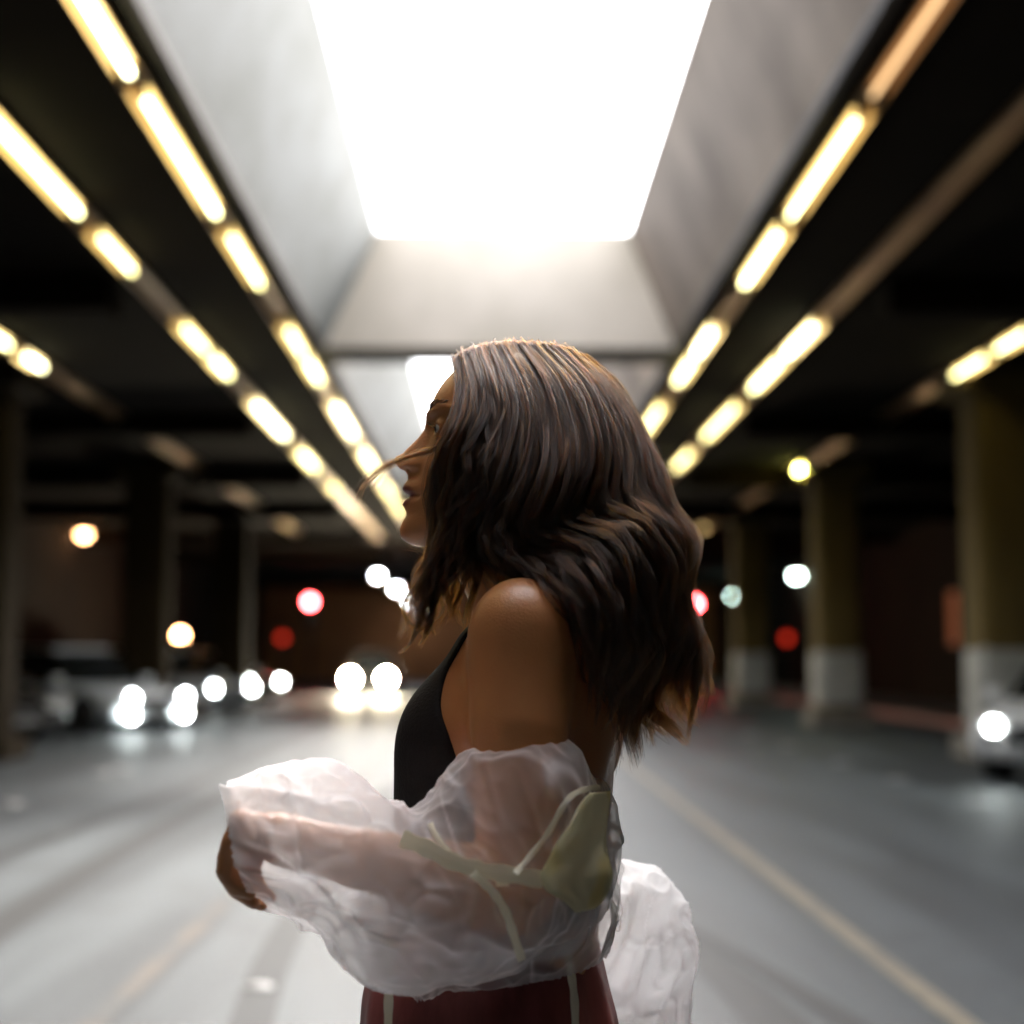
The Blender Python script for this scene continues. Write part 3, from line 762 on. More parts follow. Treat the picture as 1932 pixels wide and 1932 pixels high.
# ---- skin with lips tinted where the lips are
def skin_mat():
    m, n, out = new_mat('skin')
    p = n.nodes.new('ShaderNodeBsdfPrincipled'); n.links.new(p.outputs[0], out.inputs[0])
    p.inputs['Roughness'].default_value = .40; p.inputs['Coat Weight'].default_value = .22; p.inputs['Coat Roughness'].default_value = .28; p.inputs['Subsurface Weight'].default_value = .25
    p.inputs['Subsurface Radius'].default_value = (.010, .004, .002); p.inputs['Subsurface Scale'].default_value = 1.0
    at = n.nodes.new('ShaderNodeAttribute'); at.attribute_name = 'tint'
    tc = n.nodes.new('ShaderNodeTexCoord'); z = n.nodes.new('ShaderNodeTexNoise'); z.inputs['Scale'].default_value = 45; z.inputs['Detail'].default_value = 6
    n.links.new(tc.outputs['Object'], z.inputs['Vector'])
    mm = n.nodes.new('ShaderNodeMix'); mm.data_type = 'RGBA'; mm.inputs[6].default_value = (.60, .27, .105, 1); mm.inputs[7].default_value = (.52, .215, .08, 1)
    n.links.new(z.outputs['Fac'], mm.inputs[0])
    m2 = n.nodes.new('ShaderNodeMix'); m2.data_type = 'RGBA'; m2.inputs[7].default_value = (.22, .035, .035, 1)
    n.links.new(at.outputs['Fac'], m2.inputs[0]); n.links.new(mm.outputs[2], m2.inputs[6]); n.links.new(m2.outputs[2], p.inputs['Base Color'])
    z2 = n.nodes.new('ShaderNodeTexNoise'); z2.inputs['Scale'].default_value = 420; z2.inputs['Detail'].default_value = 4; n.links.new(tc.outputs['Object'], z2.inputs['Vector'])
    b = n.nodes.new('ShaderNodeBump'); b.inputs['Strength'].default_value = .45; b.inputs['Distance'].default_value = .0012
    n.links.new(z2.outputs['Fac'], b.inputs['Height']); n.links.new(b.outputs[0], p.inputs['Normal'])
    return m
M['skin'] = skin_mat()
M['eye'] = pbr('eye_white', (.7, .66, .62), .15, coat=.5)
M['iris'] = pbr('iris_brown', (.06, .03, .015), .1, coat=1.0)
M['top'] = pbr('black_knit', (.010, .0065, .006), .7, spec=.25, bump=.2, bscale=300)
M['skirt'] = pbr('maroon_satin', (.36, .10, .09), .5, col2=(.14, .028, .026), scale=14, stretch=(1, 1, .3), bump=.2, bscale=12)
M['shoe'] = pbr('black_shoe', (.02, .02, .02), .4)
def cloth(name, col, alpha, edge, thick=.5, col2=None, csc=13, lo=.53, hi=.6):
    m, n, out = new_mat(name)
    tr = n.nodes.new('ShaderNodeBsdfTransparent'); df = n.nodes.new('ShaderNodeBsdfDiffuse'); tl = n.nodes.new('ShaderNodeBsdfTranslucent'); gl = n.nodes.new('ShaderNodeBsdfGlossy')
    df.inputs[0].default_value = tl.inputs[0].default_value = (*col, 1); gl.inputs['Roughness'].default_value = .45; gl.inputs[0].default_value = (.9, .9, .9, 1)
    if col2:
        tq = n.nodes.new('ShaderNodeTexCoord'); zq = n.nodes.new('ShaderNodeTexNoise'); zq.inputs['Scale'].default_value = csc; zq.inputs['Detail'].default_value = 1
        rq = n.nodes.new('ShaderNodeValToRGB'); rq.color_ramp.elements[0].position = lo; rq.color_ramp.elements[1].position = hi
        rq.color_ramp.elements[0].color = (*col, 1); rq.color_ramp.elements[1].color = (*col2, 1)
        n.links.new(tq.outputs['Object'], zq.inputs['Vector']); n.links.new(zq.outputs['Fac'], rq.inputs[0]); n.links.new(rq.outputs[0], df.inputs[0]); n.links.new(rq.outputs[0], tl.inputs[0])
    a = n.nodes.new('ShaderNodeMixShader'); a.inputs[0].default_value = thick; n.links.new(df.outputs[0], a.inputs[1]); n.links.new(tl.outputs[0], a.inputs[2])
    g = n.nodes.new('ShaderNodeMixShader'); g.inputs[0].default_value = .015; n.links.new(a.outputs[0], g.inputs[1]); n.links.new(gl.outputs[0], g.inputs[2])
    lw = n.nodes.new('ShaderNodeLayerWeight'); lw.inputs[0].default_value = .5
    pw = n.nodes.new('ShaderNodeMath'); pw.operation = 'POWER'; pw.inputs[1].default_value = 2.2; n.links.new(lw.outputs['Facing'], pw.inputs[0])
    tc = n.nodes.new('ShaderNodeTexCoord'); z = n.nodes.new('ShaderNodeTexNoise'); z.inputs['Scale'].default_value = 14; n.links.new(tc.outputs['Object'], z.inputs['Vector'])
    mr = n.nodes.new('ShaderNodeMapRange'); mr.inputs[3].default_value = alpha; mr.inputs[4].default_value = edge; n.links.new(pw.outputs[0], mr.inputs[0])
    ad = n.nodes.new('ShaderNodeMath'); ad.operation = 'MULTIPLY_ADD'; ad.inputs[1].default_value = .25; ad.inputs[2].default_value = .875; n.links.new(z.outputs['Fac'], ad.inputs[0])
    ml = n.nodes.new('ShaderNodeMath'); ml.operation = 'MULTIPLY'; ml.use_clamp = True; ca = n.nodes.new('ShaderNodeAttribute'); ca.attribute_name = 'crease'; cm = n.nodes.new('ShaderNodeMath'); cm.operation = 'MULTIPLY_ADD'; cm.use_clamp = True; cm.inputs[1].default_value = .7; n.links.new(ca.outputs['Fac'], cm.inputs[0]); n.links.new(ml.outputs[0], cm.inputs[2]); n.links.new(mr.outputs[0], ml.inputs[0]); n.links.new(ad.outputs[0], ml.inputs[1])
    s_ = n.nodes.new('ShaderNodeMixShader'); n.links.new(cm.outputs[0], s_.inputs[0]); n.links.new(tr.outputs[0], s_.inputs[1]); n.links.new(g.outputs[0], s_.inputs[2])
    n.links.new(s_.outputs[0], out.inputs[0])
    return m
M['organza'] = cloth('white_organza', (.96, .95, .97), .30, 1.0)
M['organza_thick'] = cloth('white_organza_layers', (.92, .93, .95), .80, 1.0, .55)
M['binding'] = cloth('cream_binding', (.95, .92, .80), .96, 1.0, .45)
M['patch'] = cloth('cream_yellow_panel', (.93, .90, .70), .92, 1.0, .5, (.90, .78, .34), 12, .50, .60)

person = empty('person', (0, 0, 0), label='woman in profile facing left with wind-tossed brown hair, black top and sheer white jacket', cat='person')
Vc, Qc = Vb, Qb
body = fast_mesh('body', Vc, Qc, [M['skin']], person)
lz0, lz1 = zz(913), zz(960)
x_, y_, z_ = Vc.T
tint = np.clip(1.25 - (((y_ - YM) / .021) ** 2 + ((z_ - zz(937)) / (.0145)) ** 2) ** 2, 0, 1) * (x_ < xx(796)) * np.clip((zz(911) - z_) / .002 , 0, 1) * np.clip((z_ - zz(961)) / .002, 0, 1)
at = body.data.attributes.new('tint', 'FLOAT', 'POINT')
if len(body.data.vertices) == len(tint): at.data.foreach_set('value', tint.astype(np.float32))
# eyes
for s_ in (-1, 1):
    bm = bmesh.new(); bmesh.ops.create_uvsphere(bm, u_segments=24, v_segments=16, radius=.0117)
    me = bpy.data.meshes.new('eye'); bm.to_mesh(me); bm.free(); me.polygons.foreach_set('use_smooth', [True] * len(me.polygons)); me.materials.append(M['eye'])
    o = bpy.data.objects.new('eye', me); C.objects.link(o); o.parent = person; o.location = (EY[0], YM + s_ * .031, EY[2])
    bm = bmesh.new(); bmesh.ops.create_uvsphere(bm, u_segments=20, v_segments=12, radius=.0062)
    me = bpy.data.meshes.new('iris'); bm.to_mesh(me); bm.free(); me.polygons.foreach_set('use_smooth', [True] * len(me.polygons)); me.materials.append(M['iris'])
    i_ = bpy.data.objects.new('iris', me); C.objects.link(i_); i_.parent = o; i_.location = (-.0066, 0, -.001)

# ---- black top: a layer over the torso, cut along its armhole line
T = Grid(np.arange(-.16, .18, .003), np.arange(1.50, 1.90, .003), np.arange(.90, 1.40, .003))
X, Y, Z = T.ax[0][:, None, None], T.ax[1][None, :, None], T.ax[2][None, None, :]
d, u, v = torso_d(X, Y, Z, .0); T.F = d.astype(np.float32) + np.zeros(T.F.shape, np.float32)
bust(T)
T.cone(NKB, NKB + (0.004, 0, -.06), .050, .06, .03)
T.cone(NKB + (0, 0, -.012), SHL + (0, 0, .006), .034, .040, .035); T.cone(NKB + (0, 0, -.012), SHR + (0, 0, .006), .034, .040, .035)
u0 = curve([zz(p) for p in (1120, 1200, 1260, 1320, 1380, 1440, 1500, 1560, 1640)], [.030, .050, .066, .062, .040, .020, .000, -.03, -.14], Z)
cutp = u0 - u + .35 * np.maximum(np.abs(v) - .075, 0)
F = smax(T.F - .0035, -(T.F + .006), .001)
F = smax(F, cutp * .8, .003)
F = smax(F, Z - zz(1178), .003); F = smax(F, zz(1720) - Z, .003)
Vt, Qt = T.nets(F.astype(np.float32))
topo = fast_mesh('tank_top', Vt, Qt, M['top'], person)

# ---- maroon skirt
K = Grid(np.arange(-.32, .34, .0045), np.arange(1.36, 2.04, .0045), np.concatenate([np.arange(.10, .80, .02), np.arange(.80, 1.03, .004)]))
X, Y, Z = K.ax[0][:, None, None], K.ax[1][None, :, None], K.ax[2][None, None, :]
kz = [zz(p) for p in (1690, 1740, 1800, 1860, 1932, 2080)] + [.5, .1]
kx = [xx(p) for p in (940, 932, 922, 920, 925, 925)] + [xx(925)] * 2
ka = [.098, .110, .126, .135, .142, .15, .20, .24]; kb = [.122, .132, .150, .162, .172, .185, .22, .26]
cx = curve(kz, kx, Z); a = curve(kz, ka, Z); b = curve(kz, kb, Z)
u = (X - cx) * FW[0] + (Y - 1.70) * FW[1]; v = (X - cx) * LF[0] + (Y - 1.70) * LF[1]
th = np.arctan2(v / b, u / a)
rr = np.sqrt((u / a) ** 2 + (v / b) ** 2)
fold = .020 * np.sin(th * 9 + 1.3 * np.sin(th * 2 + .6)) * np.clip((zz(1740) - Z) / .12, 0.1, 1.6) + .012 * np.sin(th * 17 + 2) * np.clip((zz(1740) - Z) / .12, 0, 1.5)
d = (rr - 1 - fold) * np.minimum(a, b) * .85
d = smax(smax(d, Z - zz(1700), .006), .11 - Z, .004)
Vk, Qk = K.nets(d.astype(np.float32))
fast_mesh('skirt', Vk, Qk, M['skirt'], person)
for s_ in (1, -1):
    sp = HP + LF * s_ * .085
    g = Grid(np.arange(sp[0] - .19, sp[0] + .11, .005), np.arange(sp[1] - .08, sp[1] + .09, .005), np.arange(-.012, .13, .005))
    an = np.array((sp[0] + .03, sp[1], .085))
    g.cone(an + (.018, 0, -.03), an + (.015, 0, -.045), .042, .038, .01); g.cone(an + (0, 0, -.045), an + (-.14, .01, -.057), .037, .029, .02); g.ell(an + (-.165, .012, -.060), (.052, .044, .026), .015)
    g.F = np.maximum(g.F, (.002 - g.ax[2])[None, None, :])
    v_, q_ = g.nets(); fast_mesh('shoe', v_, q_, M['shoe'], person)

# ---- sheer jacket --------------------------------------------------
def ridged(p, sc, seed=0, pw=2.0):
    n = vnoise(np.asarray(p) * sc + seed); return (1 - np.abs(2 * n - 1)) ** pw
def sheet(name, blobs, lo, hi, st, mat, folds, clips, parent, sm=2):
    g = Grid(np.arange(lo[0], hi[0], st), np.arange(lo[1], hi[1], st), np.arange(lo[2], hi[2], st))
    g.F[:] = .2
    for (a, b, ra, rb, k) in blobs: g.cone(a, b, ra, rb, k)
    V, Q = g.nets(); V = smooth_v(V, Q, 2)
    for _ in range(1):
        N = vnorm(V, Q)
        V0 = V.copy(); V = V + N * folds(V)[:, None]
    V = smooth_v(V, Q, sm, .5)
    CRS = folds.crease(V0)
    c = V[Q].mean(1)
    keep = np.ones(len(Q), bool)
    for f in clips: keep &= f(c)
    VC, Q2 = compact(np.concatenate([V, CRS[:, None]], 1), Q[keep])
    o = fast_mesh(name, VC[:, :3], Q2, mat, parent)
    a_ = o.data.attributes.new('crease', 'FLOAT', 'POINT')
    if len(o.data.vertices) == len(VC): a_.data.foreach_set('value', VC[:, 3].astype(np.float32))
    return o
def B(px1, py1, px2, py2, r1, r2, Y=1.50, k=.05, Yb=None):
    Yb = Y if Yb is None else Yb
    return (np.array(P(px1, py1, Y)), np.array(P(px2, py2, Yb)), r1, r2, k)
def foldf(dirv, sc_a, sc_c, amp, seed):
    d = np.array(dirv, float); d /= np.linalg.norm(d)
    def q_(V):
        W = V + .045 * (np.stack([vnoise(V * 9 + i * 7.3 + seed) for i in range(3)], 1) - .5)
        t = W @ d
        return (W - t[:, None] * d) * sc_c + np.outer(t, d) * sc_a
    def f(V):
        q = q_(V)
        r1 = 1 - np.abs(2 * vnoise(q + seed) - 1); r2 = 1 - np.abs(2 * vnoise(q * 2.1 + seed + 5) - 1)
        return amp * (1.6 * r1 ** 6 + .8 * r2 ** 6 + 1.2 * (vnoise(V * 12 + seed) - .5) - .35 + .42 * (1 - np.abs(2 * vnoise(q * 4.0 + seed + 2) - 1)) ** 3)
    def crease(V):
        q = q_(V)
        a = np.abs(2 * vnoise(q * .9 + seed) - 1); b = np.abs(2 * vnoise(q * 1.7 + seed + 9) - 1)
        m = vnoise(V * 16 + seed + 4); m2 = vnoise(V * 20 + seed + 14)
        return np.clip(np.exp(-(a / .05) ** 2) * np.clip(m * 3.4 - 1.0, 0, 1) + .7 * np.exp(-(b / .045) ** 2) * np.clip(m2 * 2.6 - 1.0, 0, 1), 0, 1)
    f.crease = crease
    return f
near_blobs = [
    B(462, 1546, 560, 1546, .032, .036, 1.475), B(560, 1548, 650, 1590, .037, .036, 1.475), B(640, 1605, 740, 1645, .038, .042, 1.48), B(466, 1600, 600, 1618, .034, .040, 1.475),
    B(600, 1635, 740, 1710, .028, .042, 1.48), B(750, 1660, 880, 1680, .044, .058, 1.49), B(740, 1745, 900, 1755, .044, .046, 1.50), B(900, 1670, 1012, 1665, .066, .068, 1.52, .05, 1.56),
    B(925, 1520, 1000, 1500, .042, .046, 1.52), B(920, 1640, 960, 1530, .062, .058, 1.50, .05, 1.52), B(1000, 1500, 1070, 1530, .046, .042, 1.53, .05, 1.60), B(1030, 1640, 1072, 1570, .055, .042, 1.58, .05, 1.62)]
def cuffclip(c):
    a = np.array(P(424, 1480, 1.475)); b = np.array(P(473, 1664, 1.475)); d = b - a; n = np.array((d[2], 0, -d[0])); n /= np.linalg.norm(n)
    if n[0] < 0: n = -n
    return ((c - a) @ n) > -.0
def neckclip(c):
    # the opening the upper arm goes through: above the slanted neckline
    q = c - np.array(P(960, 1462, 1.52)); return q[:, 2] < .045
f_arm = foldf((P(760, 1640, 1.48) - P(500, 1560, 1.48)), 9, 19, .0085, 3.1)
f_up = foldf((P(1020, 1700, 1.5) - P(900, 1480, 1.5)), 7, 17, .0055, 11.7)
def ff(V):
    t = np.clip((V[:, 0] - xx(800, 1.5)) / .06, 0, 1); return f_arm(V) * (1 - t) + f_up(V) * t * .8
def ffc(V):
    t = np.clip((V[:, 0] - xx(800, 1.5)) / .06, 0, 1); return np.clip(f_arm.crease(V) + .30, 0, 1) * (1 - t) + f_up.crease(V) * t
ff.crease = ffc
sleeve = sheet('sleeve', near_blobs, (-.36, 1.36, .90), (.22, 1.76, 1.25), .0025, M['organza'], ff, [cuffclip, neckclip], person, 3)
# the bodice wrapped round the waist
bod_blobs = [B(950, 1560, 955, 1640, .102, .106, 1.70), B(955, 1640, 935, 1760, .106, .118, 1.68), B(780, 1765, 1000, 1760, .042, .052, 1.56), B(820, 1700, 970, 1700, .066, .095, 1.60), B(985, 1720, 1020, 1745, .075, .065, 1.72)]
f_b = foldf((.25, 0, 1), 5, 13, .010, 21.0)
def hemclip(c):
    hem = np.interp(c[:, 0], [xx(680), xx(720), xx(800), xx(900), xx(1000), xx(1150)], [zz(1815, 1.6), zz(1850, 1.6), zz(1868, 1.6), zz(1845, 1.6), zz(1822, 1.6), zz(1800, 1.6)])
    return c[:, 2] > hem
bodice = sheet('jacket_body', bod_blobs, (-.26, 1.45, .84), (.26, 1.96, 1.27), .0030, M['organza'], f_b, [lambda c: c[:, 2] < zz(1500), hemclip, lambda c: ~((c[:, 0] < xx(800)) & (c[:, 2] > zz(1600)))], person, 1)
# far sleeve, billowing behind the back
far_blobs = [B(1150, 1690, 1205, 1715, .030, .042, 1.86), B(1205, 1725, 1225, 1780, .046, .044, 1.88), B(1150, 1790, 1225, 1800, .055, .042, 1.86), B(1180, 1850, 1195, 1900, .052, .046, 1.86), B(1130, 1900, 1185, 1960, .05, .06, 1.84), B(1100, 1740, 1150, 1760, .05, .05, 1.82)]
far = sheet('sleeve', far_blobs, (-.02, 1.68, .80), (.34, 2.05, 1.15), .0034, M['organza_thick'], foldf((.5, 0, 1), 6, 15, .008, 33.0), [], person, 1)

# bindings lie on the jacket's surface
def bvh(o):
    me = o.data; return BVHTree.FromPolygons([v.co[:] for v in me.vertices], [p.vertices[:] for p in me.polygons])
TR = [bvh(sleeve), bvh(bodice)]
def lay(px, py, off=.003, Yd=1.50):
    d = (P(px, py, 1.5) - CAM).normalized(); best = None
    for t in TR:
        h = t.ray_cast(CAM, d)
        if h[0] is not None and (best is None or h[3] < best): best = h[3]
    if best is None: return None
    return CAM + d * (best - off)
def spl(pts, n=8):
    q = [np.array(p, float) for p in pts]; out = []
    for i in range(len(q) - 1):
        p0, p1, p2, p3 = q[max(0, i - 1)], q[i], q[i + 1], q[min(len(q) - 1, i + 2)]
        for t in np.linspace(0, 1, n, endpoint=False):
            out.append(.5 * ((2 * p1) + (-p0 + p2) * t + (2 * p0 - 5 * p1 + 4 * p2 - p3) * t * t + (-p0 + 3 * p1 - 3 * p2 + p3) * t ** 3))
    out.append(q[-1]); return out
def ribbon(pts, wpx, parent, off=.003, fixY=None, mat=None):
    c = spl(pts, 10); n = len(c); rows = []; last = None
    k = 3
    D = []
    for p in c:
        h = lay(p[0], p[1], off); D.append(h.y if h is not None else np.nan)
    D = np.array(D)
    if fixY is not None: D = np.minimum(np.where(np.isnan(D), 9, D), np.interp(np.arange(n), [0, n - 1], fixY)) if False else np.interp(np.arange(n), [0, n - 1], fixY)
    else:
        ok = ~np.isnan(D); D = np.interp(np.arange(n), np.arange(n)[ok], D[ok])
        x1 = np.arange(n); cf = np.polyfit(x1, D, 3); D1 = np.polyval(cf, x1); D = D1 - max(0, np.percentile(D1 - D, 92)) - .001
    v, f = [], []
    for i in range(n):
        a, b = c[max(0, i - 1)], c[min(n - 1, i + 1)]; d = (b - a) / np.linalg.norm(b - a); nr = np.array((-d[1], d[0]))
        ww = wpx * (1 + .10 * math.sin(i * .7))
        for j in range(k):
            s_ = (j / (k - 1) - .5)
            p = P(c[i][0] + nr[0] * ww * s_, c[i][1] + nr[1] * ww * s_, D[i] + .0006 * (2 * s_) ** 2)
            v.append(p)
    for i in range(n - 1):
        for j in range(k - 1): f.append((i * k + j, i * k + j + 1, (i + 1) * k + j + 1, (i + 1) * k + j))
    o = mesh_obj('binding', v, f, mat or M['binding'], parent, True)
    md = o.modifiers.new('thick', 'SOLIDIFY'); md.thickness = .0008; md.offset = 0; o.data.polygons.foreach_set('use_smooth', [False] * len(o.data.polygons))
    return o
ribbon([(757, 1582), (800, 1598), (850, 1624), (900, 1640), (960, 1650), (1024, 1660)], 32, sleeve, .006)
ribbon([(812, 1553), (822, 1575), (845, 1605), (872, 1628)], 10, sleeve)
ribbon([(972, 1648), (1000, 1615), (1035, 1570), (1060, 1525), (1080, 1500), (1108, 1488), (1132, 1486)], 11, sleeve, .004)
ribbon([(893, 1648), (915, 1668), (935, 1690), (955, 1722), (968, 1760), (985, 1812)], 16, sleeve, .008)
ribbon([(936, 1668), (960, 1668)], 8, sleeve)
ribbon([(735, 1775), (734, 1840), (733, 1890), (732, 1960)], 17, bodice, fixY=(1.535, 1.535))
ribbon([(1068, 1775), (1078, 1840), (1084, 1890), (1086, 1960)], 15, bodice, fixY=(1.565, 1.545))
# cream-yellow panel over the back edge of the sleeve
pg = [((1112, 1496), (1150, 1492)), ((1092, 1520), (1148, 1524)), ((1075, 1555), (1143, 1560)), ((1050, 1590), (1142, 1590)), ((1034, 1622), (1148, 1622)), ((1020, 1650), (1154, 1648)), ((1030, 1680), (1150, 1672)), ((1062, 1700), (1140, 1694)), ((1085, 1722), (1122, 1712))]
v, f = [], []
nr_, nc_ = 33, 17
L_ = spl([a for a, b in pg], 4); R_ = spl([b for a, b in pg], 4)
PP = np.array([[L_[i] * (1 - j / (nc_ - 1)) + R_[i] * (j / (nc_ - 1)) for j in range(nc_)] for i in range(nr_)])
DD = np.zeros((nr_, nc_))
for i in range(nr_):
    for j in range(nc_):
        h = lay(PP[i, j, 0], PP[i, j, 1], .004); DD[i, j] = h.y if h is not None else 1.62
D0 = DD.copy()
ii_, jj_ = np.meshgrid(np.linspace(-1, 1, nr_), np.linspace(-1, 1, nc_), indexing='ij')
Aq = np.stack([np.ones_like(ii_), ii_, jj_, ii_ * jj_, ii_ ** 2, jj_ ** 2], -1).reshape(-1, 6)
ok_ = D0.ravel() < 1.615
cf = np.linalg.lstsq(Aq[ok_], D0.ravel()[ok_], rcond=None)[0]; DF = (Aq @ cf).reshape(nr_, nc_)
DD = DF - max(0, np.percentile((DF - D0).ravel()[ok_], 93)) - .005 + .0018 * np.sin(ii_ * 9 + jj_ * 4) + .0012 * np.sin(jj_ * 11 - ii_ * 3)
for _ in range(6):
    break
    E_ = np.pad(DD, 1, mode='edge'); DD = np.minimum(D0, (E_[:-2, 1:-1] + E_[2:, 1:-1] + E_[1:-1, :-2] + E_[1:-1, 2:]) / 4)
for i in range(nr_):
    for j in range(nc_): v.append(P(PP[i, j, 0], PP[i, j, 1], DD[i, j] - .002))
for i in range(nr_ - 1):
    for j in range(nc_ - 1): f.append((i * nc_ + j, i * nc_ + j + 1, (i + 1) * nc_ + j + 1, (i + 1) * nc_ + j))
pn = mesh_obj('back_panel', v, f, M['patch'], person, True)
pn.modifiers.new('thick', 'SOLIDIFY').thickness = .0012

# ---- hair -----------------------------------------------------------
def hair_mat(name, mel, red, rough=.28):
    m, n, out = new_mat(name)
    h = n.nodes.new('ShaderNodeBsdfHairPrincipled'); h.parametrization = 'MELANIN'
    h.inputs['Melanin'].default_value = mel; h.inputs['Coat'].default_value = .0; h.inputs['Melanin Redness'].default_value = red
    h.inputs['Roughness'].default_value = rough; h.inputs['Radial Roughness'].default_value = .4
    h.inputs['Random Color'].default_value = .6; h.inputs['Random Roughness'].default_value = .2
    n.links.new(h.outputs[0], out.inputs[0]); return m
M['hair'] = hair_mat('brown_hair', .84, 1.0, .38)
M['brow'] = hair_mat('dark_brow_hair', .95, .5)
NP = 34
def resample(pts, n):
    pts = np.array(spl(pts, 10)); s_ = np.concatenate([[0], np.cumsum(np.linalg.norm(np.diff(pts, axis=0), axis=1))])
    return np.stack([np.interp(np.linspace(0, s_[-1], n), s_, pts[:, i]) for i in range(pts.shape[1])], 1)
def P_arr(A):
    """A: (...,3) px, py, Y -> world"""
    m = np.array(CR); d = np.stack([(A[..., 0] - 966) / FPX, (966 - A[..., 1]) / FPX, -np.ones(A.shape[:-1])], -1) @ m.T
    return np.array(CAM) + d * (A[..., 2] / d[..., 1])[..., None]
